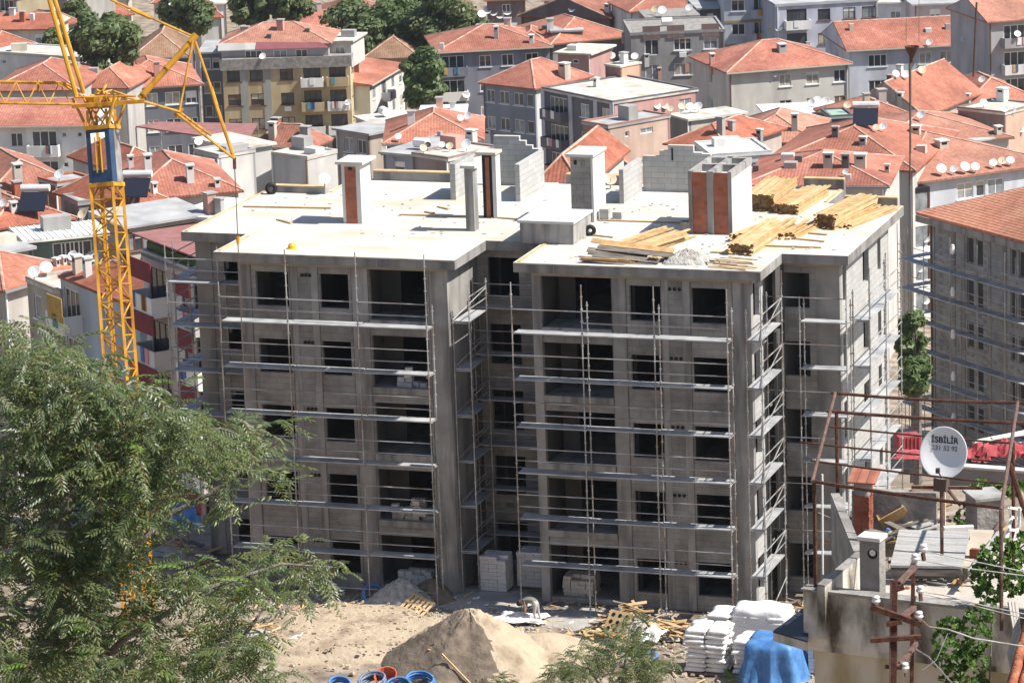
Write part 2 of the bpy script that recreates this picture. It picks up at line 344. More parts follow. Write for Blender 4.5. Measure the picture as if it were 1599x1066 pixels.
# drip edge and shutter-board joints on the fascia
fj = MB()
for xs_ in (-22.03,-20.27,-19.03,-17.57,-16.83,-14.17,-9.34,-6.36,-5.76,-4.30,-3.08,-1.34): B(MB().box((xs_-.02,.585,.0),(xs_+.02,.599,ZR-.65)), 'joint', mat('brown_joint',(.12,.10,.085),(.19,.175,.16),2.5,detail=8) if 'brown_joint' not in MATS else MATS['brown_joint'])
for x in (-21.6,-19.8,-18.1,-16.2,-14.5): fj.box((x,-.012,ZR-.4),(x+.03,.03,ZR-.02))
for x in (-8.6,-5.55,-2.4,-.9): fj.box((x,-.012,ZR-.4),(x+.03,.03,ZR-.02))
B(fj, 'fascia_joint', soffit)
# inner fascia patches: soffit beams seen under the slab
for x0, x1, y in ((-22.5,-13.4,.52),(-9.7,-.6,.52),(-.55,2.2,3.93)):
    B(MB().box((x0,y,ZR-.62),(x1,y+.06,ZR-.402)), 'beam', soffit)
for z in ZB:
    m = MB()
    m.box((-22.5,.65,z-.2),(-13.45,4.38,z)); m.box((-9.65,.65,z-.2),(-.65,4.38,z)); m.box((-25.9,4.39,z-.2),(2.1,12.9,z))
    B(m, 'floor_slab', concrete)
WL = [(-21.82,-20.36,.5,1.95),(-18.98,-17.70,.5,1.95),(-16.78,-14.28,.08,2.28)]
WR = [(-9.34,-6.38,.08,2.3),(-5.62,-4.32,.5,1.95),(-3.04,-1.56,.5,1.95)]
WS = [(-.45,.97,.5,1.95)]
def storey_walls(name, F, u0, u1, ops, m, t=.2, floors=ZB):
    for k, z in enumerate(floors):
        top = z+FH-.205 if k else ZR-.405
        if z < 1: zl = 0.0
        else: zl = z-.2
        w = wall_open(MB(), F, u0, u1, zl, top, t, [(a,b,z+c,z+d) for a,b,c,d in ops]); B(w, name, m)
Ff = frame((0,.6,0),0)
storey_walls('front_wall', Ff, -22.55, -13.4, WL, block)
storey_walls('front_wall', Ff, -9.7, -.62, WR, block)
storey_walls('front_wall', frame((0,4.0,0),0), -.6, 2.2, WS, block)
storey_walls('recess_wall', frame((0,4.4,0),0), -13.4, -9.7, [(-12.9,-11.55,.35,2.05)], block)
storey_walls('front_wall', frame((0,4.2,0),0), -26.0, -22.56, [(-24.75,-23.9,.45,1.5)], block)
FX = lambda x: frame((x,0,0), math.pi/2)       # x along +Y, thickness to -X
storey_walls('side_wall', FX(-13.4), .81, 4.38, [], concrete)
storey_walls('side_wall', FX(-.6), .62, 3.98, [(1.0,2.0,.62,2.1)], block_light)  # sun-facing walls take the lighter block: sunlight put into the colour
storey_walls('side_wall', FX(2.2), 4.21, 13.0, [(4.62,5.3,.6,2.15),(8.2,9.3,.55,2.05),(10.9,11.5,.55,2.15)], block_light)
storey_walls('side_wall', FX(-9.5), .81, 4.38, [], concrete)
storey_walls('side_wall', FX(-22.35), .81, 4.19, [], concrete)
storey_walls('side_wall', FX(-25.8), 4.41, 12.6, [(6,7.2,.5,1.95),(9.5,10.7,.5,1.95)], block)
storey_walls('rear_wall', frame((0,12.8,0),0), -25.8, 2.2, [(-22,-20.6,.5,1.95),(-3,-1.6,.5,1.95)], block)
# partitions that close the rooms
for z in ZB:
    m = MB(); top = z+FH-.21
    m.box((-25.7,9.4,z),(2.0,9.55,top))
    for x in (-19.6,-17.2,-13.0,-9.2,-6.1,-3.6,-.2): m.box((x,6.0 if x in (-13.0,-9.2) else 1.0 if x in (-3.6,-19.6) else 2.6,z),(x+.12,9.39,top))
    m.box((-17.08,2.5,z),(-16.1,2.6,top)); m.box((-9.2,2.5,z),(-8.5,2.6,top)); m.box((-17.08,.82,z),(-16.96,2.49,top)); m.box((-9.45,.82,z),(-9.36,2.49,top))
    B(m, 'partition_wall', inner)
# columns stand a little proud of the infill
for x0, x1, y in ((-22.58,-22.05,.57),(-17.55,-16.85,.57),(-14.15,-13.37,.57),(-20.25,-19.95,.575),(-19.35,-19.05,.575),(-9.73,-9.36,.57),(-6.34,-5.78,.57),(-4.28,-4.0,.575),(-3.4,-3.1,.575),(-1.32,-.57,.57),(1.25,2.23,3.97),(-26.03,-25.3,4.17)):
    B(MB().box((x0,y,0),(x1,y+.35 if y<4.1 else y+.3,ZR-.403)), 'column', concrete_col if y < 3 else concrete)
for xs in ((-19.72,-19.55,-19.38),(-3.92,-3.72,-3.52)):
    for z in ZB:
        m = MB()
        for x in xs: m.disc((x,.575 if xs[0]<-10 else .595,z+1.86),(0,1,0),.075,.06,8)
        B(m, 'vent_hole', black)
# balcony kerbs
for x0, x1 in ((-16.78,-14.28),(-9.34,-6.38)):
    for z in ZB[:4]: B(MB().box((x0,.48,z-.16),(x1,.59,z+.10)), 'balcony_kerb', concrete_col)

# roof structures of the block
def cap(x0,y0,x1,y1,z,o=.2,t=.12): B(MB().box((x0-o,y0-o,z),(x1+o,y1+o,z+t)), 'chimney_cap', roof_conc)
def shaft(x0,y0,x1,y1,z1,panels=(),m=concrete_col,capo=.2):
    s = B(MB().box((x0,y0,ZR),(x1,y1,z1)), 'chimney', m)
    for a, b in panels:
        build(MB().box((a,y0-.025,ZR+.02),(b,y0-.003,z1-.12)), 'brick_panel', brick, s)
    if capo: cap(x0,y0,x1,y1,z1+.003,capo)
    return s
light_conc = mat('pale_render', (.52,.52,.50), (.60,.60,.58), .7, bump=.05)
s = shaft(-20.05,6.4,-19.2,7.65,16.98,[(-19.9,-19.4)],light_conc)
build(MB().box((-19.72,6.36,16.72),(-19.55,6.372,16.85)), 'flue_hole', black, s)
shaft(-14.24,5.65,-13.86,6.2,17.1,m=concrete_col,capo=.14)
s = shaft(-14.43,8.5,-13.95,8.95,17.15,[(-14.28,-14.1)],m=black,capo=.22); build(MB().box((-13.948,8.4,ZR),(-13.78,9.0,17.1)), 'shaft_side', light_conc, s)
s = shaft(-10.41,8.3,-9.5,9.95,17.2,m=block,capo=.16)
build(MB().box((-10.25,8.28,16.85),(-10.12,8.298,17.05)), 'flue_hole', black, s); build(MB().box((-9.95,8.28,16.8),(-9.75,8.298,17.05)), 'flue_hole', concrete, s)
build(MB().box((-9.497,8.25,ZR),(-9.40,9.98,17.18)), 'shaft_side', light_conc, s)
# the large brick shaft: four posts, hollow top
big = B(MB().box((-4.68,6.7,ZR),(-3.0,9.9,16.75)), 'brick_chimney', light_conc)
m = MB()
for x0, x1 in ((-4.78,-4.62),(-3.98,-3.7),(-3.08,-2.93)): m.box((x0,6.62,ZR),(x1,6.69,17.05))
m.box((-4.78,6.692,16.75),(-4.6,9.98,17.05)); m.box((-3.1,6.692,16.75),(-2.93,9.98,17.05)); m.box((-3.95,6.692,16.75),(-3.72,9.98,17.05)); m.box((-4.58,9.7,16.75),(-3.12,9.98,17.05)); m.box((-4.58,8.2,16.75),(-3.12,8.45,17.049))
build(m, 'post', concrete_col, big)
build(MB().box((-4.615,6.65,ZR),(-3.985,6.688,17.0)), 'brick_panel', brick, big); build(MB().box((-3.695,6.65,ZR),(-3.085,6.688,17.0)), 'brick_panel', brick, big)
build(MB().box((-2.995,6.7,ZR),(-2.935,9.9,16.745)), 'shaft_side', light_conc, big)
# lift head box
bx = B(MB().box((-11.2,3.7,ZR),(-8.9,6.2,ZR+.86)), 'lift_head', concrete_col); build(MB().box((-11.28,3.62,ZR+.862),(-8.84,6.28,ZR+.97)), 'lid', light_conc, bx)
for nm, x0, y0, x1, y1, h in (('block_wall',-17.15,12.0,-16.9,14.6,1.6),('block_wall',-14.16,12.05,-13.94,15.5,1.65),('block_wall',-9.5,12.3,-9.3,15.1,1.5)):
    B(MB().box((x0,y0,ZR),(x1,y1,ZR+h)), nm, block_light)
def stepped(x0, x1, y, hs):
    k = len(hs); w = (x1-x0)/k
    for i, h in enumerate(hs):
        B(MB().box((x0+w*i,y,ZR),(x0+w*(i+1)-.004,y+.2,ZR+h)), 'block_wall', block_light)
        B(MB().box((x0+w*i,y-.01,ZR+h+.002),(x0+w*(i+1)-.004,y+.21,ZR+h+.03)), 'mortar_cap', roof_conc)
stepped(-16.3,-14.2,15.6,[2.2,2.2,2.2,2.2,2.0,1.8,1.65])
stepped(-9.28,-5.4,15.2,[1.55,1.55,1.8,2.05,2.05,2.05,1.75,1.7,1.4,1.3])
B(MB().box((-7.95,15.17,ZR+1.4),(-7.88,15.19,ZR+1.95)), 'slot', black)

# ------------------------------------------------------------------ scaffolds
LZ = [2.05,4.02,5.95,7.88,9.84,11.76]
def pole(t, x, y, z0, z1):
    m = MB().tube([(x,y,z0),(x,y,z1)],.027,6)
    z = z0+.35
    while z < z1-.05:
        m.disc((x,y,z),(0,0,1),.055,.05,6); z += .5
    m.box((x-.09,y-.09,z0),(x+.09,y+.09,z0+.02)); build(m, 'standard', steel, t)
def rail(t, p, q, r=.024): build(MB().tube([p,q],r,6), 'rail', steel, t)
DR = random.Random(2)
def deckp(t, x0, y0, x1, y1, z, along='x'):
    for a, b in ((0,.49),(.51,1)):
        if along == 'x': m = MB().box((x0+.03,y0+(y1-y0)*a,z-.05),(x1-.03,y0+(y1-y0)*b,z))
        else: m = MB().box((x0+(x1-x0)*a,y0+.03,z-.05),(x0+(x1-x0)*b,y1-.03,z))
        sg = DR.uniform(-.018,.012)
        for i_ in range(len(m.v)): m.v[i_] = (m.v[i_][0], m.v[i_][1], m.v[i_][2]+sg)
        build(m, 'deck', deck, t)
def run_x(t, xs, yo, yi, lifts, tops, itop, rails=True, gap=(), inner=None):
    for x, tp in zip(xs, tops):
        pole(t, x, yo, 0, tp)
        if inner is None or x in inner: pole(t, x, yi, 0, itop)
        for z in lifts: rail(t, (x,yo,z-.08),(x,yi,z-.08))
    for k, z in enumerate(lifts):
        for i in range(len(xs)-1):
            deckp(t, xs[i], min(yo,yi)+.05, xs[i+1], max(yo,yi)-.02, z)
            if rails and (k, i) not in gap:
                for dz in (.52,1.02): rail(t, (xs[i],yo,z+dz),(xs[i+1],yo,z+dz))
def run_y(t, ys, xo, xi, lifts, top, rails=True):
    for y in ys:
        pole(t, xo, y, 0, top); pole(t, xi, y, 0, top-.9)
        for z in lifts: rail(t, (xo,y,z-.08),(xi,y,z-.08))
    for z in lifts:
        for a, b in zip(ys, ys[1:]):
            deckp(t, min(xo,xi)+.03, a, max(xo,xi)-.03, b, z, 'y')
            if rails:
                for dz in (.52,1.02): rail(t, (xo,a,z+dz),(xo,b,z+dz))
G = 'scaffolds around the block'
t = thing('scaffold', 'steel scaffold along the left front wing, three bays wide with rails at every lift', 'scaffold', (-18,-.8,0), G)
run_x(t, [-22.75,-19.75,-16.68,-13.7], -1.15, -.42, LZ, [13.4,14.85,14.85,14.85], 12.6, inner=(-13.7,))
rail(t, (-22.75,-1.15,.55),(-13.7,-1.15,.6))
t = thing('scaffold', 'steel scaffold along the right front wing, facing the white sacks', 'scaffold', (-5,-.8,0), G)
run_x(t, [-10.05,-7.1,-4.1,-1.1], -1.15, -.42, LZ, [13.85,13.85,13.9,13.9], 13.0, gap=((5,0),), inner=(-7.1,-4.1,-1.1))
rail(t, (-4.1,-1.15,.45),(-1.1,-1.15,.45)); rail(t, (-10.05,-1.15,12.75),(-7.1,-1.15,12.75))
t = thing('scaffold', 'narrow scaffold tower on the sunlit end of the right front wing', 'scaffold', (-.2,.8,0), G)
run_y(t, [-.72,2.55], .17, -.45, LZ, 13.9)
for z in [.05]+LZ: rail(t, (.17,-.72,z+.1),(.17,2.55,z+1.0))
t = thing('scaffold', 'short scaffold across the set back bay beside the right wing', 'scaffold', (1.8,3.1,0), G)
run_x(t, [.85,2.78], 2.78, 3.5, LZ, [12.8,13.8], 12.6, rails=False)
for z in LZ: rail(t, (-.45,2.78,z+1.0),(2.78,2.78,z+1.0))
t = thing('scaffold', 'long sunlit scaffold down the right flank of the block', 'scaffold', (3.4,8,0), G)
run_y(t, [3.6,6.5,9.3], 3.55, 2.85, LZ, 13.9)
t = thing('scaffold', 'shaded scaffold inside the recess between the two front wings', 'scaffold', (-11.6,3,0), G)
L2 = [z-.2 for z in LZ[:5]]+[11.65]
run_y(t, [.9,3.1], -12.58, -13.3, L2, 13.0)
run_x(t, [-13.3,-9.85], 3.5, 4.25, L2, [12.9,12.9], 12.3)
for z in L2: rail(t, (-13.3,.9,z+.05),(-12.58,3.1,z+.95))
t = thing('scaffold', 'scaffold wrapped round the far left corner of the block above the tree', 'scaffold', (-25,3.2,0), G)
L3 = [z+.55 for z in LZ[1:]]
run_x(t, [-27.0,-24.6,-22.95], 3.15, 3.9, L3, [13.9,13.9,13.0], 12.5, gap=())
run_y(t, [4.2,7.4,10.6], -27.1, -26.4, L3, 13.9)
# ------------------------------------------------------------------ the yellow crane
DC = 153.4
def pc(x, y, dd=0): return at(x, y, DC+dd)
base = onz(218.5, 975, 0); top = pc(157.5, 172)
crane = thing('tower_crane', 'yellow lattice tower crane with blue panelled upper mast, left of the block', 'crane', base)
ax = (top-base); Hm = ax.length; zA = ax.normalized(); xA = V((1,0,0)); xA = (xA - zA*xA.dot(zA)).normalized(); yA = zA.cross(xA)
CFr = Matrix.Translation(base) @ Matrix((xA, yA, zA)).transposed().to_4x4()
def cl(x, y, z): return CFr @ V((x,y,z))
def cb(name, p, q, r, m=yellow, box=None, n=6):
    mb = MB()
    if box: mb.bar(p, q, box, box)
    else: mb.tube([p, q], r, n)
    return build(mb, name, m, crane)
hw = .49
zb0, zb1 = Hm*.859, Hm*.961      # blue section
for sx in (-1,1):
    for sy in (-1,1):
        cb('leg', cl(sx*hw,sy*hw,0), cl(sx*hw,sy*hw,zb0), 0, box=.12)
        cb('leg', cl(sx*hw*.86,sy*hw*.86,zb0-1.0), cl(sx*hw*.86,sy*hw*.86,Hm), 0, box=.11)
nz = 26; dz = zb0/nz
for i in range(nz):
    z = i*dz
    for k, (a, b) in enumerate((((-1,-1),(1,-1)),((1,-1),(1,1)),((1,1),(-1,1)),((-1,1),(-1,-1)))):
        p, q = (a, b) if (i+k) % 2 else (b, a)
        cb('brace', cl(p[0]*hw,p[1]*hw,z), cl(q[0]*hw,q[1]*hw,z+dz), .035)
        cb('rung', cl(a[0]*hw,a[1]*hw,z), cl(b[0]*hw,b[1]*hw,z), .03, n=5)
# inner telescope seen through the lattice
for sx in (-.45,.45): cb('hoist_tube', cl(sx*.5,.1,0), cl(sx*.5,.1,zb0), .04)
m = MB(); F = CFr; w = .52
m.fbox(F, (-w,-w,zb0),(w,-w+.05,zb0+.5)); m.fbox(F, (-w,-w,zb1-.12),(w,-w+.05,zb1)); m.fbox(F, (-w,-w,zb0+.502),(-w+.17,-w+.05,zb1-.122)); m.fbox(F, (w-.2,-w,zb0+.502),(w,-w+.05,zb1-.122))
m.fbox(F, (w-.05,-w+.052,zb0),(w,-w*.1,zb1))
build(m, 'blue_panel', blue_p, crane)
build(MB().fbox(F, (w-.02,-w*.08,zb0),(w,w,zb1)), 'side_plate', steel, crane)
for z in (zb0-.18, zb1+.02):
    for a_, b_ in (((-w-.05,-w-.05,z),(w+.05,-w+.1,z+.16)),((w-.1,-w+.11,z),(w+.05,w+.05,z+.16)),((-w-.05,-w+.11,z),(-w+.1,w+.05,z+.16)),((-w+.11,w-.1,z),(w-.11,w+.05,z+.16))): build(MB().fbox(F,a_,b_), 'collar_plate', yellow, crane)
cb('safety_bar', cl(-.13,-w-.01,zb0+.4), cl(-.13,-w-.01,zb1-.3), .03); cb('safety_bar', cl(.1,-w-.01,zb0+.4), cl(.1,-w-.01,zb1-.3), .03)
# flared slewing head
for sx in (-1,1):
    for sy in (-1,1):
        cb('head_leg', cl(sx*hw*.9,sy*hw*.9,zb1), cl(sx*.95,sy*.6,Hm+.55), .06)
        cb('head_brace', cl(sx*hw*.9,sy*hw*.9,zb1), cl(-sx*.5,sy*.55,Hm+.5), .035)
        cb('head_brace', cl(sx*hw*.9,sy*hw*.9,zb1+.1), cl(sx*.5,-sy*.55,Hm+.5), .035)
build(MB().tube([cl(0,0,Hm+.1),cl(0,0,Hm+.5)],.62,16), 'slewing_ring', yellow, crane)
# platform beams, jib to the left, counter jib to the right
for dd in (-.55,.55):
    cb('platform_beam', pc(112,166,dd), pc(226,158,dd), 0, box=.15)
    cb('platform_beam', pc(118,152,dd), pc(212,150,dd), .05)
for x in (120,140,160,182,205,224): cb('cross_beam', pc(x,165-(x-112)*.07,-.55), pc(x,165-(x-112)*.07,.55), .05)
for a, b in (((95,130),(130,152)),((97,128),(118,140)),((130,150),(165,162)),((150,140),(185,160)),((165,146),(215,156)),((142,150),(175,141)),((160,143),(166,133)),((176,142),(205,152)),((152,158),(165,146)),((185,158),(190,146))):
    cb('platform_strut', pc(*a,-.4), pc(*b,.4), .05)
JL = (-260, 155)
for dd in (-.5,.5): cb('jib_chord', pc(116,163,dd), pc(JL[0],157,dd), .055)
cb('jib_chord', pc(98,129,0), pc(JL[0],124,0), .05)
xs = list(range(110,-260,-34))
for i, x in enumerate(xs):
    for dd in (-.5,.5):
        cb('jib_lacing', pc(x,163-(110-x)*.016,dd), pc(x-17,129-(110-x)*.014,0), .028, n=5); cb('jib_lacing', pc(x-17,129-(110-x)*.014,0), pc(x-34,162.5-(110-x)*.016,dd), .028, n=5)
    cb('jib_lacing', pc(x,163-(110-x)*.016,-.5), pc(x-34,162.5-(110-x)*.016,.5), .025, n=5)
cb('jib_bar', pc(60,125,0), pc(60,143,0), .05); cb('jib_tie', pc(95,131,.1), pc(-260,127,.1), .03)
for dd, (a, b) in ((-.45,((120,153),(66,-40))),(.45,((131,146),(73,-40)))): cb('mast_head_post', pc(*a,dd), pc(*b,dd), .1, n=8)
cb('back_strut', pc(218,154,0), pc(303,60,0), .125, n=10)
for t0 in (.06,.5,.93): 
    a = lerp(pc(218,154,0), pc(303,60,0), t0); b = lerp(pc(218,154,0), pc(303,60,0), t0+.02); build(MB().tube([a,b],.16,10), 'strut_collar', yellow, crane)
cb('tie_bar', pc(303,58,0), pc(160,-6,0), .05); cb('tie_turnbuckle', pc(236,28,0), pc(205,14.5,0), .09); cb('tie_bar', pc(303,60,.1), pc(331,142,.1), .055)
cb('tie_turnbuckle', pc(329,136,.1), pc(338,165,.1), .085); cb('tie_bar', pc(336,160,.1), pc(365,246,.1), .075)
for dd in (-.25,.25):
    cb('counter_strut', pc(301,64,dd), pc(280,174,dd), .045); cb('counter_jib_chord', pc(219,157,dd*2), pc(281,175,dd), .055); cb('counter_jib_chord', pc(277,178,dd), pc(366,248,dd*.3), .055)
cb('counter_jib_chord', pc(276,172,0), pc(330,212,0), .05)
for k in range(5): cb('counter_jib_rung', pc(281+k*9,174+k*7.1,-.25), pc(281+k*9,174+k*7.1,.25), .04)
build(MB().tube([pc(274,182,0),pc(284,168,0)],.12,8), 'pivot', yellow, crane)
build(MB().tube([pc(297,66,0),pc(307,54,0)],.15,8), 'head_block', yellow, crane)
build(MB().tube([pc(366,246,0),pc(366.5,264,0)],.07,6), 'rope_socket', rust, crane)
re = onz(397, 957, 0)
a = pc(366.5,262,0); b = lerp(a, re, .153)
build(MB().tube([a, b], .022, 5), 'rope', rope, crane); build(MB().tube([lerp(a,re,.168), re], .022, 5), 'rope', rope, crane)
build(MB().tube([b, lerp(b,lerp(a,re,.172),.3), lerp(a,re,.166), lerp(a,re,.172)], .10, 8, .05), 'rope_weight', yellow, crane)

# ------------------------------------------------------------------ timber on the roof
ZT = ZR+.012
rnd = random.Random(11)
plank_me = {}
def plank_mesh(L, w, h, m):
    k = (round(L,2), w, h, m.name)
    if k not in plank_me:
        mb = MB().box((-w/2,0,0),(w/2,L,h)); me = bpy.data.meshes.new('plank'); me.from_pydata(mb.v, [], mb.f); me.update(); me.materials.append(m); me.materials.append(wood_end)
        for p in me.polygons:
            if abs(p.normal.y) > .9: p.material_index = 1
        plank_me[k] = me
    return plank_me[k]
def stack(label, x0, x1, y, h, L, ms=(wood,wood_pale), ang=0, ragged=.12, z=ZT, w=.12, th=.06, cat='timber stack', fan=0, gaps=.0):
    t = thing('timber_stack', label, cat, ((x0+x1)/2, y, z), 'timber stacks on the flat roof', R_(ang))
    nl = max(1, int(h/th)); nw = int((x1-x0)/w); W = nw*w
    for k in range(nl):
        for i in range(nw):
            if 0 < k < nl-1 and 0 < i < nw-1: 
                continue
            if rnd.random() < gaps: continue
            M4 = Matrix.Translation((-W/2+(i+.5)*w+rnd.uniform(-.01,.01), rnd.uniform(-ragged,ragged), k*th+.002)) @ Matrix.Rotation(R_(rnd.uniform(-1,1)*(.4+fan)),4,'Z')
            inst(plank_mesh(L+rnd.choice((-.3,0,.2)), w*.95, th*.93, ms[0] if rnd.random() < .55 else ms[1]), 'plank', t, M4)
    c = MB().box((-W/2+w*1.05, .13, .004),(W/2-w*1.05, L-.6, max(.01,(nl-1)*th-.004)))
    if nl > 2: build(c, 'stack_core', wood_end, t, world=False)
    return t
stack('neat tall block of pale planks behind the brick chimney, dark sawn ends showing', -3.75, -2.42, 11.6, .76, 3.9)
stack('lower block of pale planks close to the roof parapet, right of the tallest stack', -2.36, -1.22, 11.2, .44, 4.2, ang=-4)
stack('bundle of long planks heaped at the right edge of the roof', .05, 1.1, 8.5, .62, 4.6, ang=-9, ragged=.2)
stack('loose boards lying beside the heap at the right roof edge', .75, 1.7, 8.9, .12, 4.3, ang=-14, ragged=.3, fan=3)
stack('squat bundle of planks nearest the roof front, dark ends towards the yard', -2.15, -1.05, 2.9, .46, 3.9, ang=-2, ragged=.2)
stack('spread layer of planks fanned out between the brick chimney and the right edge heap', -2.35, -.05, 6.4, .18, 2.9, ang=-6, ragged=.45, fan=7, gaps=.12)
stack('narrow planks sliding off against the brick chimney foot', -2.75, -2.2, 5.4, .3, 3.0, ang=-14, ragged=.3, fan=5)
stack('pale planks stacked crosswise behind the dark shutter boards', -7.35, -5.55, 1.5, .36, 4.4, ang=-16, ragged=.5, fan=3)
t = thing('board_pile', 'dark weathered shutter boards leaning in a low heap at the roof front edge', 'board pile', (-5.9, .9, ZT))
for k in range(9):
    a = V((-7.3+rnd.uniform(-.2,.3), .55+k*.13, ZT+.12+.07*k)); b = a+V((2.9+rnd.uniform(-.4,.3), -.05+rnd.uniform(-.2,.2), -.22+rnd.uniform(-.08,.08)))
    build(MB().bar(a,b,.30,.03,up=(0,-.45,1)), 'board', wood_grey if k < 7 else wood, t)
for k in range(6):
    a = V((-7.7+rnd.uniform(0,.4), .35+rnd.uniform(0,.5), ZT+.05+.03*k)); build(MB().bar(a,a+V((rnd.uniform(1.2,3.2),rnd.uniform(-.1,.3),.0)),.1,.04), 'board', wood, t)
t = thing('board_pile', 'scattered thin battens around the grey rubble heap on the roof front', 'board pile', (-1.6, 1.0, ZT))
for k in range(10):
    a = V((-2.4+rnd.uniform(-.4,.7), .4+k*.13, ZT+.03+.018*k)); build(MB().bar(a,a+V((rnd.uniform(1.2,1.9),rnd.uniform(-.5,.1),.0)),.07,.03), 'board', rnd.choice((wood,wood_pale)), t)
for k in range(3): build(MB().bar(V((-4.75+.14*k,.7,ZT+.25)),V((-4.35+.14*k,2.0+.2*k,ZT+.06)),.16,.04), 'board', wood_pale, t)
def mound(name, label, cat, c, rx, ry, h, m, seed=0, rough=.08, pk=1.3, kind=None, n=36, rings=14, peak=(0,0), topcut=1.0):
    r = random.Random(seed); mb = MB(); mb.v.append((c[0]+peak[0]*rx,c[1]+peak[1]*ry,c[2]+h*topcut))
    ph = [r.uniform(0,6.28) for _ in range(4)]
    for i in range(1, rings+1):
        t = i/rings
        for j in range(n):
            a = 2*math.pi*j/n; ed = 1+.10*math.sin(3*a+ph[0])+.06*math.sin(5*a+ph[1])+.04*math.sin(9*a+ph[2])
            z = min(topcut*h, h*max(0,(1-t**pk))) + (r.uniform(-1,1)*rough*h*(1-t*.5) if i < rings else -.06)
            mb.v.append((c[0]+peak[0]*rx*(1-t)+rx*t*ed*math.cos(a), c[1]+peak[1]*ry*(1-t)+ry*t*ed*math.sin(a), c[2]+z))
    for j in range(n): mb.f.append((0,1+j,1+(j+1)%n))
    for i in range(rings-1):
        for j in range(n):
            a = 1+i*n+j; b = 1+i*n+(j+1)%n; mb.f.append((a,a+n,b+n,b))
    o = build(mb, name, m, smooth=True); return tag(o, label, cat, kind=kind)
mound('rubble_heap', 'pale grey rubble heap on the front of the flat roof', 'rubble', (-3.3,1.25,ZR), 1.25, .75, .5, gravel_m, 4, .18)
for (p, q, lab) in (((380,322),(517,324.5),'long single board left of the first chimney'),((433,342),(455,348),'short board at the tip of the first chimney shadow'),((624,334.5),(727,337.5),'long board running to the thin concrete shaft'),((664,330),(678,332.5),'stub of board behind the long board on the roof middle'),((684,322),(701,326),'flat offcut of board near the left block wall'),((914,342.5),(1072,347.5),'long board crossing the roof left of the brick chimney'),((775,339),(806,341.5),'board end beside the black edged brick shaft'),((922,366),(958,370),'thick beam behind the pale plank stack'),((1232,371),(1288,376.5),'board lying in front of the fanned planks'),((1250,362),(1292,366),'plank on the roof in front of the right edge heap'),((1195,383),(1283,386),'plank beside the squat bundle, parallel to the roof front'),((1110,393),(1170,396),'board behind the scattered battens')):
    a = onz(*p, ZT+.03); b = onz(*q, ZT+.03)
    if (a-b).length > 6: b = a+(b-a).normalized()*4.5
    m = MB().bar(a, b, .13, .05); o = build(m, 'plank', wood_pale); tag(o, lab, 'plank', 'single boards on the roof')
o = build(MB().lathe([(0,.24),(.1,.22),(.16,.14),(.18,.02),(.25,.0)],12,Matrix.Translation(onz(456,388,ZR))), 'hard_hat', mat('hat_yellow',(.75,.42,.02),rough=.4)); tag(o, 'yellow hard hat lying on the roof near the front edge', 'hard hat')
def ring(name, label, cat, c, nrm, R, r, m, n=20, k=8):
    nrm = V(nrm).normalized(); q = nrm.to_track_quat('Z','Y').to_matrix().to_4x4(); mb = MB(); F = Matrix.Translation(c) @ q
    for i in range(n):
        a = 2*math.pi*i/n
        for j in range(k):
            b = 2*math.pi*j/k; mb.v.append(tuple(F @ V(((R+r*math.cos(b))*math.cos(a),(R+r*math.cos(b))*math.sin(a),r*math.sin(b)))))
    for i in range(n):
        for j in range(k): mb.f.append((i*k+j,((i+1)%n)*k+j,((i+1)%n)*k+(j+1)%k,i*k+(j+1)%k))
    return tag(build(mb, name, m, smooth=True), label, cat)
ring('rubber_ring', 'black rubber ring standing against the left roof parapet', 'rubber ring', onz(424,303,ZR)+V((0,0,.25)), (.5,-.8,.2), .18, .1, black)
ring('rubber_ring', 'black rubber ring leaning on the concrete lift head', 'rubber ring', onz(922,368,ZR)+V((0,0,.22)), (.3,-.9,.1), .16, .09, black)
o = build(MB().lathe([(0,0),(.2,0),(.24,.5),(.2,.5),(.18,.06)],14,Matrix.Translation(onz(1071,364,ZR))), 'bucket', concrete); tag(o, 'grey bucket at the foot of the brick chimney', 'bucket')
t = thing('block_stack', 'few loose concrete blocks stacked in steps inside the roof walls', 'block stack', onz(1018,296,ZR))
L = t.location.copy()
for i in range(3):
    for k in range(4-i if i < 2 else 1): build(MB().box((L.x-.3+i*.4,L.y,ZR+k*.26),(L.x+.08+i*.4,L.y+.5,ZR+k*.26+.25)), 'block', block_light, t)
t = thing('block_stack', 'two blocks and a bag by the grey block chimney', 'block stack', onz(945,345,ZR)); L = t.location.copy()
build(MB().box((L.x-.25,L.y,ZR),(L.x+.15,L.y+.3,ZR+.5)), 'block', block_light, t); build(MB().box((L.x+.2,L.y+.4,ZR),(L.x+.6,L.y+.7,ZR+.3)), 'block', block_light, t)

# ------------------------------------------------------------------ the yard
def sheet(name, label, cat, c, sx, sy, amp, m, seed, z0=.03, kind=None, n=16, rot=0):
    r = random.Random(seed); mb = MB(); ph = [r.uniform(0,6.3) for _ in range(6)]; ca, sa = math.cos(rot), math.sin(rot)
    for i in range(n):
        for j in range(n):
            u = i/(n-1)-.5; w = j/(n-1)-.5; e = 1+.12*math.sin(5*math.atan2(w,u)+ph[0])
            x = u*sx*e; y = w*sy*e
            z = z0+amp*(.5+.5*math.sin(7*u+ph[1])*math.sin(6*w+ph[2]))*(1-(2*max(abs(u),abs(w)))**4)+r.uniform(0,.2)*amp
            mb.v.append((c[0]+x*ca-y*sa,c[1]+x*sa+y*ca,c[2]+z))
    for i in range(n-1):
        for j in range(n-1): mb.f.append((i*n+j,(i+1)*n+j,(i+1)*n+j+1,i*n+j+1))
    return tag(build(mb, name, m), label, cat, kind=kind)
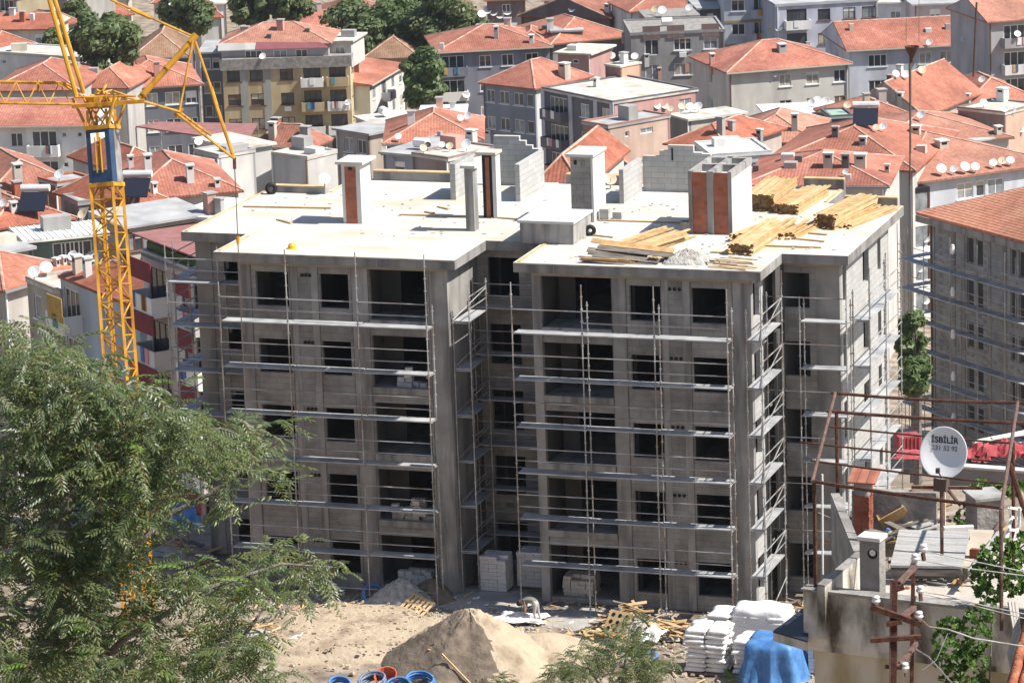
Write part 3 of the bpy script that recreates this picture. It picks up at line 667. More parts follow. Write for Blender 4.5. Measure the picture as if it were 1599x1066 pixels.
# sand over the yard floor
sand_floor = mound('sand_bed', 'flat bed of tan sand spread over the yard beside the big pile', 'sand', (-15.3,-5.6,-.05), 4.9, 3.9, .5, sand, 8, .10, 6.0, n=56, rings=26)
sp = onz(745,1040,0); pk = onY(727,953,sp.y)
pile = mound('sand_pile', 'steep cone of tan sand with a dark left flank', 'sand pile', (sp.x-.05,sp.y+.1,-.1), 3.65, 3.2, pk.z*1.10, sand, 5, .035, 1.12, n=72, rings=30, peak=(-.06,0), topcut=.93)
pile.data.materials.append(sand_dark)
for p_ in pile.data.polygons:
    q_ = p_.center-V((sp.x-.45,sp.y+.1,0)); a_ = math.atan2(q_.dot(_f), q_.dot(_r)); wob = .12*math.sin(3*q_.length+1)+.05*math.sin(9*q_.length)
    if a_ > 2.75+wob or a_ < -1.15+wob: p_.material_index = 1  # darker sand tone on the left and front faces
mound('sand_pile', 'low second hump of sand right of the steep cone', 'sand pile', (-7.6,-6.0,-.1), 2.7, 2.2, .9, sand, 6, .03, 1.5, n=44, rings=16)
mound('gravel_pile', 'small heap of grey gravel in front of the left front wing', 'gravel pile', (-15.35,-.9,-.05), 1.55, 1.25, 1.15, gravel_m, 9, .07, 1.25)
mound('gravel_pile', 'brown earth heap in the shade beside the grey gravel', 'gravel pile', (-14.3,-.2,-.05), 1.2, 1.0, .95, sand_dark, 10, .05, 1.4)
mound('cement_spill', 'dusty grey ground in front of the right front wing', 'cement dust', (-6.5,-1.6,-.05), 5.6, 1.7, .16, dust, 12, .25, 3.0, kind='stuff')
mound('cement_spill', 'dusty grey ground before the recess between the wings', 'cement dust', (-12.2,0.3,-.05), 2.8, 1.9, .16, dust, 13, .25, 3.0, kind='stuff')
rb = MB()
def rock(mb, c, s, r):
    q = [V(c)+V((dx*s*r.uniform(.6,1.1),dy*s*r.uniform(.6,1.1),dz*s*r.uniform(.3,.8))) for dx,dy,dz in ((-1,-1,-.3),(1,-1,-.3),(1,1,-.3),(-1,1,-.3),(-.7,-.7,1),(.7,-.7,1),(.7,.7,1),(-.7,.7,1))]
    mb.add(q, [(3,2,1,0),(4,5,6,7),(0,1,5,4),(1,2,6,5),(2,3,7,6),(3,0,4,7)])
for _ in range(2600):
    x = rnd.uniform(-22,4.5); y = rnd.gauss(-2.6,2.6)
    if y > .5 or y < -11: continue
    rock(rb, (x,y,.03), abs(rnd.gauss(0,.04))+.015, rnd)
cd = MB()
for _ in range(1700):
    a_ = rnd.random()
    if a_ < .5: x, y, zz = -15.3+rnd.gauss(0,2.4), -5.6+rnd.gauss(0,1.9), .42
    else: x, y, zz = rnd.uniform(-20,4), rnd.uniform(-10.5,-2.2), .05
    if zz > .1 and ((x+15.3)/4.4)**2+((y+5.6)/3.5)**2 > 1: zz = .05
    rock(cd, (x,y,zz), abs(rnd.gauss(0,.045))+.02, rnd)
o = build(cd, 'clods', sand); tag(o, 'clods of dry earth strewn over sand and soil', 'earth clods', kind='stuff')
rf = MB()
for _ in range(230):
    a_ = rnd.random()
    if a_ < .45: x, y = rnd.uniform(-9.8,2.2), rnd.uniform(.2,5) if rnd.random() < .6 else rnd.uniform(4,13)
    else: x, y = rnd.uniform(-25,-1), rnd.uniform(4,14)
    if (x > 0 and y < 3.6): continue
    s = abs(rnd.gauss(0,.035))+.015
    if rnd.random() < .7: rock(rf,(x,y,ZR+.01),s,rnd)
    else: 
        an_ = rnd.uniform(0,3.1); rf.bar((x,y,ZR+.03),(x+.2*math.cos(an_),y+.2*math.sin(an_),ZR+.03),.04,.02)
o = build(rf, 'roof_debris', gravel_m); tag(o, 'crumbs and offcuts scattered on the flat roof', 'debris', kind='stuff')
o = build(rb, 'rubble', gravel_m); tag(o, 'small stones and rubble scattered over the yard', 'rubble', kind='stuff')
lb = MB()
for _ in range(240):
    x = rnd.uniform(-21,4); y = rnd.choice((rnd.uniform(-3.2,0.4), rnd.uniform(-9,-1)))
    a = rnd.uniform(0,3.14); L = rnd.uniform(.15,.7); lb.bar((x,y,.09),(x+L*math.cos(a),y+L*math.sin(a),.09+rnd.uniform(0,.06)),.06,.025)
o = build(lb, 'debris', wood_pale); tag(o, 'splinters and offcuts of wood strewn on the yard', 'debris', kind='stuff')
wb = MB()
for _ in range(70):
    x = rnd.uniform(-20,4); y = rnd.uniform(-4,.4); s = rnd.uniform(.08,.2)
    wb.add([(x-s,y-s*.6,.08),(x+s,y-s*.5,.1),(x+s*.8,y+s*.6,.16),(x-s*.7,y+s*.7,.09)],[(0,1,2,3)])
o = build(wb, 'litter', sack); tag(o, 'scraps of white packing torn over the yard', 'litter', kind='stuff')
def pallet(t, x0, y0, x1, y1, z=0):
    for i in range(5):
        y = y0+(y1-y0)*(i+.1)/5; build(MB().box((x0,y,z+.11),(x1,y+(y1-y0)*.14,z+.135)), 'slat', wood, t)
    for i in range(3):
        x = x0+(x1-x0)*(i*.45+.02); build(MB().box((x,y0,z),(x+.1,y1,z+.108)), 'bearer', wood, t)
def blocks(label, x0, y0, nx, ny, nz, bw, bd, bh, m, z=0, jig=.012, cat='block pallet', group=None, ang=0):
    t = thing('block_pallet', label, cat, (x0,y0,z), group, ang)
    me = None
    pm = MB().box((0,0,0),(nx*bw,ny*bd,.1)); build(pm, 'pallet', wood_grey, t, world=False)
    for k in range(nz):
        for i in range(nx):
            for j in range(ny):
                if 0 < i < nx-1 and 0 < j < ny-1 and k < nz-1: continue
                if k == nz-1 and rnd.random() < .12: continue
                if me is None:
                    b = MB().box((.006,.006,.004),(bw-.006,bd-.006,bh-.006)); me = bpy.data.meshes.new('block'); me.from_pydata(b.v,[],b.f); me.update(); me.materials.append(m)
                inst(me, 'block', t, Matrix.Translation((i*bw+rnd.uniform(-jig,jig), j*bd+rnd.uniform(-jig,jig), .102+k*bh)) @ Matrix.Rotation(rnd.uniform(-.02,.02),4,'Z'))
    return t
blocks('tall pallet of white blocks in the recess, the nearer of two', -12.62, 1.15, 3, 3, 9, .38, .33, .165, blockw)
blocks('tall pallet of white blocks standing behind another against the recess wall', -11.3, 2.05, 3, 3, 9, .38, .33, .165, blockw)
blocks('short pallet of cream blocks inside the ground floor opening of the right wing', -8.95, 1.0, 4, 3, 5, .33, .33, .18, cream_block, jig=.03)
blocks('low stack of white blocks behind the gravel heap at the left wing', -16.2, 1.0, 5, 2, 4, .3, .3, .17, blockw, jig=.03)
blocks('small stack of white blocks right of the blue tarpaulin', 3.3, -6.4, 4, 3, 8, .22, .3, .15, blockw)
def bagheap(label, x0, x1, y, z, seed, m=cream_block):
    r = random.Random(seed); t = thing('block_heap', label, 'block heap', ((x0+x1)/2,y,z))
    x = x0
    while x < x1:
        h = r.randint(1,4)
        for k in range(h):
            build(MB().fbox(frame((x+.13+r.uniform(-.03,.03),y+r.uniform(0,.25),z+k*.21), r.uniform(-.3,.3)),(-.15,-.12,0),(.15,.15,.2)), 'block', m, t)
        x += .33
bagheap('loose white blocks piled on the second balcony from the top, left wing', -15.9, -14.5, 1.1, ZB[1], 3, blockw)
bagheap('loose cream blocks filling the balcony one floor above the gravel heap', -16.4, -14.5, 1.0, ZB[3], 5)
bagheap('loose cream blocks behind them on the same low balcony', -16.3, -14.6, 1.5, ZB[3], 8)
# sacks under film
sm = {}
def sackmesh(w, d, h, m, seed):
    k = (w,d,h,m.name,seed)
    if k not in sm:
        r = random.Random(seed); mb = MB(); nx, ny = 7, 5
        for side in (1,-1):
            for i in range(nx):
                for j in range(ny):
                    u = i/(nx-1)*2-1; v = j/(ny-1)*2-1; e = (1-abs(u)**5)*(1-abs(v)**5)
                    mb.v.append((u*w/2*(1-.03*v*v), v*d/2*(1-.04*u*u), h/2+side*h/2*(.35+.65*e**.5)+r.uniform(-.012,.012)))
            o = 0 if side == 1 else nx*ny
            for i in range(nx-1):
                for j in range(ny-1):
                    q = (o+i*ny+j,o+(i+1)*ny+j,o+(i+1)*ny+j+1,o+i*ny+j+1); mb.f.append(q if side == 1 else q[::-1])
        for i in range(nx-1):
            for j in (0, ny-1):
                q = (i*ny+j,(i+1)*ny+j,nx*ny+(i+1)*ny+j,nx*ny+i*ny+j); mb.f.append(q[::-1] if j == 0 else q)
        for j in range(ny-1):
            for i in (0, nx-1):
                q = (i*ny+j,i*ny+j+1,nx*ny+i*ny+j+1,nx*ny+i*ny+j); mb.f.append(q if i == 0 else q[::-1])
        me = bpy.data.meshes.new('sack'); me.from_pydata(mb.v,[],mb.f); me.update(); me.materials.append(m); me.polygons.foreach_set('use_smooth',[True]*len(me.polygons)); sm[k] = me
    return sm[k]
def sackpile(label, x0, y0, nx, ny, nz, w=.75, d=.48, h=.19, m=sack, ang=0):
    t = thing('sack_pallet', label, 'sack pallet', (x0,y0,0), 'pallets of white sacks', ang)
    build(MB().box((0,0,0),(nx*w,ny*d,.1)), 'pallet', wood_grey, t, world=False)
    for k in range(nz):
        for i in range(nx):
            for j in range(ny):
                if 0 < j < ny-1 and 0 < i < nx-1 and k < nz-1: continue
                inst(sackmesh(w*1.02,d*1.02,h*1.12,m,rnd.randint(0,3)), 'sack', t, Matrix.Translation(((i+.5)*w+rnd.uniform(-.09,.09),(j+.5)*d+rnd.uniform(-.07,.07),.1+k*h)) @ Matrix.Rotation(rnd.uniform(-.12,.12),4,'Z') @ Matrix.Rotation(rnd.uniform(-.05,.05),4,'Y'))
    return t
sackpile('front left pallet of white sacks beside the bare soil', -1.35, -7.3, 2, 3, 9, w=.8)
sackpile('middle pallet of white sacks, half covered by the blue tarpaulin', .55, -7.2, 2, 3, 7, w=.7)
sackpile('back left pallet of white sacks next to the scrap wood', -1.55, -3.6, 1, 3, 6, w=.95)
sackpile('wide back pallet of white sacks in front of the wing corner', -.55, -3.4, 3, 3, 6, w=.72)
sackpile('back right pallet of white sacks by the scaffold foot', 1.9, -3.0, 2, 3, 5, w=.75)
# drapes over the pallets
def drape(name, label, cat, x0, y0, x1, y1, h, m, seed, ov=.18, n=34, fold=.10, flare=.25):
    r = random.Random(seed); ph = [r.uniform(0,6.3) for _ in range(6)]; mb = MB(); cx, cy = (x0+x1)/2, (y0+y1)/2; hx, hy = (x1-x0)/2, (y1-y0)/2
    prof = [(0,1,0),(.5,1,.03),(.85,1,.02),(1.0,.97,0),(1.05,.86,1),(1.06,.7,1),(1.08,.5,1),(1.12,.3,1),(1.16,.12,1),(1.22,.01,1)]
    N = 64
    for s, zz, fo in prof:
        for j in range(N):
            a = 2*math.pi*j/N; ca, sa = math.cos(a), math.sin(a); k = 1/max(abs(ca),abs(sa)); k = k*.75+.25*1.15
            f = fold*(1.4*(abs(math.sin(4.5*a+ph[0]+.6*zz))-.6)+.8*(abs(math.sin(8*a+ph[1]-1.1*zz))-.6)+.4*math.sin(23*a+ph[2]))*(1-zz)*fo
            q = s+f*.5+flare*(1-zz)*fo*.3
            mb.v.append((cx+hx*k*ca*q, cy+hy*k*sa*q, max(.02,h*zz+(.05*math.sin(5*a+ph[3])*s if fo < 1 else .04*math.sin(7*a+ph[4])))))
    for i in range(len(prof)-1):
        for j in range(N):
            b = (j+1)%N; mb.f.append((i*N+j,(i+1)*N+j,(i+1)*N+b,i*N+b))
    return tag(build(mb, name, m, smooth=True), label, cat)
drape('tarpaulin', 'blue tarpaulin draped over a pallet beside the white sacks', 'tarpaulin', 1.2,-7.9,3.0,-5.9,1.62,tarp_blue,4,fold=.34,flare=.55)
film = mat('packing_film', (.72,.71,.70), (.82,.81,.80), 2, rough=.5, bump=.2, bscale=5)
drape('plastic_cover', 'white plastic film slumped over the wide back sack pallet', 'plastic cover', -.5,-3.35,1.6,-2.0,1.5,film,7,fold=.03,flare=0.02)
drape('plastic_cover', 'white plastic film over the back right sack pallet', 'plastic cover', 1.9,-2.95,3.4,-1.6,1.2,film,9,fold=.03,flare=.02)
sheet('plastic_sheet', 'white plastic sheet spread on the ground at the left of the sand', 'plastic sheet', onz(495,990,.3), 1.9, 3.2, .12, film, 3)
sheet('plastic_sheet', 'crumpled white plastic sheet on the ground in front of the bending person', 'plastic sheet', onz(812,967,.12), 2.0, 1.1, .28, film, 5)
sheet('plastic_sheet', 'torn white sheet hanging over the scrap wood heap', 'plastic sheet', onz(1018,993,.45), .8, 1.5, .35, film, 6)
# tub, pallet, coils, rods
ring('tub', 'round blue tub lying on its side behind the gravel heap', 'tub', onz(583,928,.3), (.5,-.7,.5), .42, .09, tarp_blue)
t = thing('wooden_pallet', 'wooden pallet leaning on the gravel heap', 'pallet', onz(652,948,.2)); t.rotation_euler = (R_(28), R_(14), R_(-20))
def lpallet(t):
    for i in range(6): build(MB().box((-.6+i*.21,-.5,.1),(-.48+i*.21,.5,.125)), 'slat', wood_pale, t, world=False)
    for i in range(3): build(MB().box((-.6,-.5+i*.45,0),(.57,-.41+i*.45,.098)), 'bearer', wood_pale, t, world=False)
lpallet(t)
for k, (px, py, R0, tilt, lab) in enumerate(((530,1072,.45,(.2,-.3,1),'blue pipe coil half hidden by the leaves'),(582,1066,.5,(-.1,-.25,1),'grey blue pipe coil between two blue coils'),(622,1076,.5,(.1,-.4,1),'blue pipe coil lowest in the picture under the orange tub'),(655,1066,.55,(.15,-.2,1),'blue pipe coil nearest the sand pile'))):
    c = onz(px,py,.2); t = thing('pipe_coil', lab, 'pipe coil', c, 'coils of plastic pipe')
    for q in range(5):
        nrm = V(tilt).normalized(); F = Matrix.Translation(c+nrm*(.075*q-.1)) @ nrm.to_track_quat('Z','Y').to_matrix().to_4x4(); RR = R0+rnd.uniform(-.05,.05)
        pts = [F @ V((RR*math.cos(a*math.pi/10),RR*math.sin(a*math.pi/10),rnd.uniform(-.02,.02))) for a in range(21)]
        build(MB().tube(pts,.05,6), 'turn', tarp_blue if k != 1 else mat('pipe_grey_blue',(.12,.17,.26),(.2,.25,.33),3,rough=.4) if q == 0 else MATS.get('pipe_grey_blue',tarp_blue), t, smooth=True)
o = build(MB().lathe([(0,.0),(.3,.0),(.42,.4),(.46,.4),(.40,.02)],16,Matrix.Translation(onz(605,1064,.1)) @ Matrix.Rotation(.5,4,'X')), 'tub', mat('orange_plastic',(.55,.12,.05),(.62,.17,.08),2,rough=.4)); tag(o, 'orange plastic tub among the blue pipe coils', 'tub')
t = thing('rebar_bundle', 'bundle of rusty reinforcing rods standing up beside the sand pile', 'rebar', onz(690,1052,0)); L = t.location.copy()
for k in range(9): 
    x = L.x-.45+.12*k; build(MB().tube([(x,L.y+rnd.uniform(-.2,.2),0),(x+rnd.uniform(-.05,.05),L.y+rnd.uniform(-.2,.2),1.1+rnd.uniform(-.25,.2))],.014,5), 'rod', rust, t)
build(MB().bar((L.x-.5,L.y-.1,1.0),(L.x+.55,L.y-.1,.78),.08,.05), 'lath', wood, t)
o = build(MB().bar(onz(690,1020,1.1),onz(738,1070,.1),.05,.05), 'pole', wood_pale); tag(o, 'slim pale pole slanting down in front of the sand pile', 'pole')
o = build(MB().bar(onz(722,1030,.7),onz(737,1062,.2),.03,.03), 'lath', wood_pale); tag(o, 'short lath stuck in the right foot of the sand pile', 'lath')
t = thing('dead_branch', 'dead brown branch lying on the sunny side of the sand pile', 'branch', onz(785,1012,1.0)); L = t.location.copy()
for k in range(7):
    a = rnd.uniform(0,6.28); build(MB().tube([L,L+V((.3*math.cos(a),.3*math.sin(a),.05)),L+V((.6*math.cos(a+.2),.55*math.sin(a+.2),.12))],.02,5,.006), 'twig', bark, t)
# scrap heaps
def scrap(label, c, sx, sy, h, nn, seed, ms=(wood_pale,wood,wood_grey)):
    r = random.Random(seed); t = thing('scrap_heap', label, 'scrap heap', c)
    mb_ = mound_mesh(c, sx*.5, sy*.5, h*.6, seed); build(mb_, 'heap_core', dust, t)
    for k in range(nn):
        u = r.gauss(0,.32); v = r.gauss(0,.3); z = .06+h*max(.05,1-abs(u)*1.3-abs(v)*1.1)*r.uniform(.55,1)
        a = r.uniform(0,3.14); L = r.uniform(.5,1.3); p = V((c[0]+u*sx,c[1]+v*sy,z)); d = V((math.cos(a),math.sin(a)*.8,r.uniform(-.35,.35)))*L*.5
        build(MB().bar(p-d,p+d,r.choice((.08,.12,.2)),.03,up=(r.uniform(-.5,.5),r.uniform(-.5,.2),1)), 'board', r.choice(ms), t)
    return t
def mound_mesh(c, rx, ry, h, seed):
    r = random.Random(seed); mb = MB(); n = 18; mb.v.append((c[0],c[1],h))
    for i in range(1,6):
        for j in range(n):
            a = 2*math.pi*j/n; s = i/5; mb.v.append((c[0]+rx*s*math.cos(a),c[1]+ry*s*math.sin(a),h*(1-s**1.4)+r.uniform(-.05,.05)*(i<5)))
    for j in range(n): mb.f.append((0,1+j,1+(j+1)%n))
    for i in range(4):
        for j in range(n): mb.f.append((1+i*n+j,1+(i+1)*n+j,1+(i+1)*n+(j+1)%n,1+i*n+(j+1)%n))
    return mb
c = onz(985,985,0); scrap('tall heap of broken boards and planks left of the white sacks', (c.x,c.y,0), 2.4, 2.0, 1.25, 60, 3)
c = onz(1050,992,0); scrap('heap of short pale offcuts between the broken boards and the sacks', (c.x,c.y,0), 1.7, 1.5, .6, 50, 4)
c = onz(935,1000,0); scrap('flat spread of warped planks in front of the broken board heap', (c.x,c.y,0), 2.8, 1.2, .3, 32, 5)
c = onz(530,955,0); scrap('low pile of pale planks at the left edge of the sand', (c.x,c.y,0), 2.6, 1.3, .35, 26, 6)
c = onz(1248,968,0); scrap('rubble and planks under the sunlit scaffold tower', (c.x,c.y,0), 2.2, 2.4, .9, 40, 7)
c = onz(275,868,0); scrap('long brown planks heaped behind the tree', (c.x,c.y,0), 3.5, 2.2, 1.0, 40, 9)
c = onz(380,1010,0); scrap('pale timber heap half hidden at the edge of the tree', (c.x,c.y,0), 3.2, 4.0, 1.4, 50, 10)
t = thing('punched_panel', 'tan board with round holes on top of the scrap heap', 'panel', onz(965,972,.9)); L = t.location.copy()
Fp = Matrix.Translation(L) @ Matrix.Rotation(R_(-20),4,'Z') @ Matrix.Rotation(R_(50),4,'X')
build(MB().fbox(Fp,(-.55,-.5,0),(.55,.5,.04)), 'board', wood_pale, t)
for i in range(3):
    for j in range(3): build(MB().disc(Fp @ V((-.33+.33*i,-.3+.3*j,.045)),Fp.to_3x3() @ V((0,0,1)),.09,.01,10), 'hole', black, t)
ring('basin', 'small blue basin in the soil near the shrub', 'basin', onz(1015,1024,.1), (0,-.3,1), .26, .09, tarp_blue)
# hanging tarpaulin behind the tree, drawn where it hangs on the left scaffold
a = onY(262,790,2.2); 
mb = MB(); n = 12
for i in range(n):
    for j in range(n):
        p = lerp(lerp(onY(264,786,2.2),onY(300,783,2.2),i/(n-1)), lerp(onY(262,824,1.2),onY(318,824,1.2),i/(n-1)), j/(n-1)); mb.v.append((p.x,p.y+.12*math.sin(i*1.3+j*.4),p.z))
for i in range(n-1):
    for j in range(n-1): mb.f.append((i*n+j,i*n+j+1,(i+1)*n+j+1,(i+1)*n+j))
tag(build(mb,'tarpaulin',tarp_blue,smooth=True),'bright blue tarpaulin hanging at the left scaffold behind the tree','tarpaulin')

# ------------------------------------------------------------------ the bending person
def skinned(name, pts, edges, radii, root=0, sub=1):
    me = bpy.data.meshes.new(name); me.from_pydata([tuple(p) for p in pts], edges, []); me.update()
    o = bpy.data.objects.new(name, me); COL.objects.link(o)
    import bmesh
    bm = bmesh.new(); bm.from_mesh(me); lay = bm.verts.layers.skin.verify(); bm.verts.ensure_lookup_table()
    for i, v in enumerate(bm.verts): v[lay].radius = (radii[i], radii[i]); v[lay].use_root = (i == root)
    bm.to_mesh(me); bm.free()
    o.modifiers.new('s','SKIN'); ss_ = o.modifiers.new('u','SUBSURF'); ss_.levels = sub; ss_.render_levels = sub
    dg = bpy.context.evaluated_depsgraph_get(); m2 = bpy.data.meshes.new_from_object(o.evaluated_get(dg)); m2.name = name
    bpy.data.objects.remove(o); return m2
pg = onz(838,972,.06); pg.z = .06
# faces -X (left in the picture), bent at the hips, hands near the ground
P = dict(pelvis=(0,0,.86),spine=(-.2,0,.98),chest=(-.42,0,1.0),neck=(-.58,0,.93),head0=(-.64,0,.86),head1=(-.72,0,.77),
 hipl=(.0,-.1,.82),kneel=(-.05,-.13,.45),ankl=(.04,-.13,.09),toel=(-.12,-.14,.04),hipr=(.0,.1,.82),kneer=(.03,.15,.45),ankr=(.12,.16,.09),toer=(-.04,.17,.04),
 shl=(-.46,-.18,.97),ell=(-.42,-.22,.68),wrl=(-.44,-.16,.44),hal=(-.45,-.14,.35),shr=(-.46,.18,.97),elr=(-.46,.22,.68),wrr=(-.52,.16,.44),har=(-.54,.14,.35))
names = list(P); ix = {k:i for i,k in enumerate(names)}
E = [('pelvis','spine'),('spine','chest'),('chest','neck'),('neck','head0'),('head0','head1'),('pelvis','hipl'),('hipl','kneel'),('kneel','ankl'),('ankl','toel'),('pelvis','hipr'),('hipr','kneer'),('kneer','ankr'),('ankr','toer'),('chest','shl'),('shl','ell'),('ell','wrl'),('wrl','hal'),('chest','shr'),('shr','elr'),('elr','wrr'),('wrr','har')]
RAD = dict(pelvis=.14,spine=.14,chest=.16,neck=.06,head0=.095,head1=.10,hipl=.1,kneel=.065,ankl=.045,toel=.04,hipr=.1,kneer=.065,ankr=.045,toer=.04,shl=.06,ell=.045,wrl=.032,hal=.03,shr=.06,elr=.045,wrr=.032,har=.03)
me = skinned('person', [P[k] for k in names], [(ix[a],ix[b]) for a,b in E], [RAD[k] for k in names], sub=2)
per = bpy.data.objects.new('person', me); COL.objects.link(per); per.location = pg; tag(per, 'person in grey shirt and pale trousers bending down over white sheeting', 'person')
me.materials.clear()
for m_ in (shirt_m, trouser_m, skin, black): me.materials.append(m_)
for p in me.polygons:
    best = min(((V(P[a])+V(P[b]))/2-p.center).length if False else min((V(P[a]).lerp(V(P[b]),s)-p.center).length for s in (.1,.5,.9)) for a,b in E)
    e = min(E, key=lambda ab: min((V(P[ab[0]]).lerp(V(P[ab[1]]),s)-p.center).length for s in (.1,.5,.9)))
    k = e[1]; p.material_index = 2 if k in ('head0','head1','wrl','wrr','hal','har') else 3 if k in ('toel','toer') else 1 if k[:3] in ('hip','kne','ank') else 0
    p.use_smooth = True
Fh = Matrix.Translation((-.70,0,.80)) @ Matrix.Rotation(R_(-140),4,'Y')
build(MB().lathe([(0,.135),(.06,.125),(.105,.08),(.118,.02),(.11,-.02)],12,Fh), 'hair', hair_m, per, world=False, smooth=True)
for s in (-1,1):
    for f in range(4):
        hb = V(P['hal' if s < 0 else 'har']); o_ = V((-.02+.014*f, s*.0, -.02)); build(MB().tube([hb+o_, hb+o_+V((-.015,0,-.045)), hb+o_+V((.0,0,-.08+.008*abs(f-1.5)))],.009,5,.006), 'finger', skin, per, world=False)
    build(MB().tube([hb+V((-.03,0,.01)), hb+V((-.06,-s*.01,-.03))],.01,5,.007), 'thumb', skin, per, world=False)
for dy in (-.045,.045): build(MB().disc((-.80,dy,.75),(-1,0,-.2),.012,.01,6), 'eye', black, per, world=False)
build(MB().tube([(-.81,0,.745),(-.835,0,.715)],.012,5), 'nose', skin, per, world=False)
# ------------------------------------------------------------------ town houses
WCACHE = {}
grey_sh = mat('grey_metal', (.26,.26,.27)); curtain = mat('curtain', (.30,.26,.20), (.48,.44,.38), 2); cream_sh = mat('cream_shutter', (.50,.45,.36)); brown_sh = mat('brown_shutter', (.20,.13,.09))
def win_mesh(w, h, fm, pm, kind):
    k = (round(w,2), round(h,2), fm.name, pm.name, kind)
    if k not in WCACHE:
        m = MB(); b = .09; y0, y1 = .07, .13
        m.box((-w/2,y0,0),(w/2,y1,b)); m.box((-w/2,y0,h-b),(w/2,y1,h)); m.box((-w/2,y0,b+.001),(-w/2+b,y1,h-b-.001)); m.box((w/2-b,y0,b+.001),(w/2,y1,h-b-.001))
        nm = max(1, round(w/.75))
        for i in range(1, nm): x = -w/2+w*i/nm; m.box((x-.04,y0+.005,b+.001),(x+.04,y1-.005,h-b-.001))
        if kind == 'w': m.box((-w/2-.1,-.1,-.09),(w/2+.1,.06,-.002))
        me = bpy.data.meshes.new('window'); me.from_pydata(m.v,[],m.f); me.update(); me.materials.append(fm)
        p = MB().box((-w/2+b,.10,b),(w/2-b,.112,h-b)); pe = bpy.data.meshes.new('pane'); pe.from_pydata(p.v,[],p.f); pe.update(); pe.materials.append(pm)
        WCACHE[k] = (me, pe)
    return WCACHE[k]
hr = random.Random(21)
tile_d = rooftile('clay_tile_faded',(.31,.15,.11),(.44,.205,.145),(.52,.30,.22)); tile_e = rooftile('clay_tile_dull',(.22,.10,.075),(.35,.145,.10),(.45,.22,.16))
LAUN = [mat('cloth_'+n_, c_) for n_, c_ in (('red',(.40,.06,.06)),('blue',(.10,.18,.40)),('white',(.75,.74,.72)),('ochre',(.5,.33,.1)),('teal',(.12,.30,.30)),('pink',(.6,.3,.33)))]
HOUSES = []
def house(label, A, B, L, roof='hip', rh=1.8, wall=(.6,.58,.54), tile=None, front=(), right=(), left=(), d=None, H=None, fl=3, top=.55, o=.4, fm=None, pm=None, name='town_house', cat='house', group=None, into=None, rwall=None, ridges=True, band=None, t=.22, fh=2.85, roofname='roof'):
    if d is None: d = 470-.62*A[1]
    a = at(A[0],A[1],d); b = onz(B[0],B[1],a.z); e = b-a; e.z = 0; w = e.length; ang = math.atan2(e.y, e.x)
    ey = V((-math.sin(ang), math.cos(ang), 0))
    if not isinstance(L, (int,float)): L = max(3.0, (onz(L[0],L[1],a.z)-b).dot(ey))
    if H is None: H = max(3.0, a.z-terr(hdist(a.x,a.y))+2.0)
    og = V((a.x,a.y,a.z-H)); F = frame(og, ang)
    root = into or thing(name, label, cat, og, group)
    wmat = wm(wall) if isinstance(wall, tuple) else wall; rm = wm(rwall) if rwall else wmat  # rwall: many right sides hold sunlight in the colour, some their own paint
    fm = fm or pvc; pm = pm or (glass if hr.random() < .6 else glass_blue)
    FR = F @ Matrix.Translation((w,0,0)) @ Matrix.Rotation(math.pi/2,4,'Z'); FL = F @ Matrix.Translation((t,0,0)) @ Matrix.Rotation(math.pi/2,4,'Z')
    pent = into is not None
    for key, FF, u0, u1, specs, mm, ln, flip in (('front',F,0,w,front,wmat,w,False),('right',FR,t+.001,L-t-.001,right,rm,L,False),('left',FL,t+.001,L-t-.001,left,wmat,L,True)):
        ops = []; items = []
        for sp in specs:
            c, ww = sp[0], sp[1]; kind = sp[2] if len(sp) > 2 else 'w'; fls = sp[3] if len(sp) > 3 else range(fl)
            for k in fls:
                zt = H-k*fh-top; hh = {'w':1.35,'d':2.15,'n':.5,'t':1.8}[kind]
                if kind == 'd': zt = H-k*fh-.4
                if zt-hh < .2: continue
                ops.append((c*ln-ww/2, c*ln+ww/2, zt-hh, zt)); items.append((c*ln, ww, zt-hh, hh, kind))
        wo = build(wall_open(MB(), FF, u0, u1, 0, H-.005, t, ops), 'wall', mm, root)
        for c, ww, z, hh, kind in items:
            me, pe = win_mesh(ww, hh, fm, (pm if fm is concrete_col else hr.choice((glass,glass,glass_blue,pm,curtain))) if kind != 'd' else glass, kind)
            M4 = Matrix.Translation(-V(abs_loc(root))) @ FF @ Matrix.Translation((c, t if flip else 0, z)) @ (Matrix.Rotation(math.pi,4,'Z') if flip else I4)
            wi = inst(me, 'window', root, M4); inst(pe, 'pane', wi, I4)
            if kind == 'w' and hr.random() < .3: build(MB().box((-ww/2+.09,.085,hh*hr.uniform(.4,.75)),(ww/2-.09,.099,hh-.09)), 'shutter', hr.choice((white,cream_sh,brown_sh)), wi, world=False)
            if kind == 'd':
                m = MB(); G = FF @ Matrix.Translation((c, t if flip else 0, z)) @ (Matrix.Rotation(math.pi,4,'Z') if flip else I4)
                m.fbox(G,(-ww/2-.3,-1.1,-.16),(ww/2+.3,-.003,-.003)); m.fbox(G,(-ww/2-.3,-1.1,0),(ww/2+.3,-1.0,.9)); m.fbox(G,(-ww/2-.3,-.999,0),(-ww/2-.2,-.003,.9)); m.fbox(G,(ww/2+.2,-.999,0),(ww/2+.3,-.003,.9))
                build(m, 'balcony', wmat if hr.random() < .6 else white, root)
                for q_ in range(hr.randint(0,3)):
                    xx = hr.uniform(-ww/2,ww/2-.4); build(MB().fbox(G,(xx,-1.16,.15),(xx+hr.uniform(.3,.6),-1.103,.95)), 'laundry', hr.choice(LAUN), root)
            elif kind == 'w' and hr.random() < .14:
                G = FF @ Matrix.Translation((c, t if flip else 0, z)) @ (Matrix.Rotation(math.pi,4,'Z') if flip else I4)
                build(MB().fbox(G,(-.4,-.38,-.75),(.4,-.06,-.2)), 'air_conditioner', pvc, root)
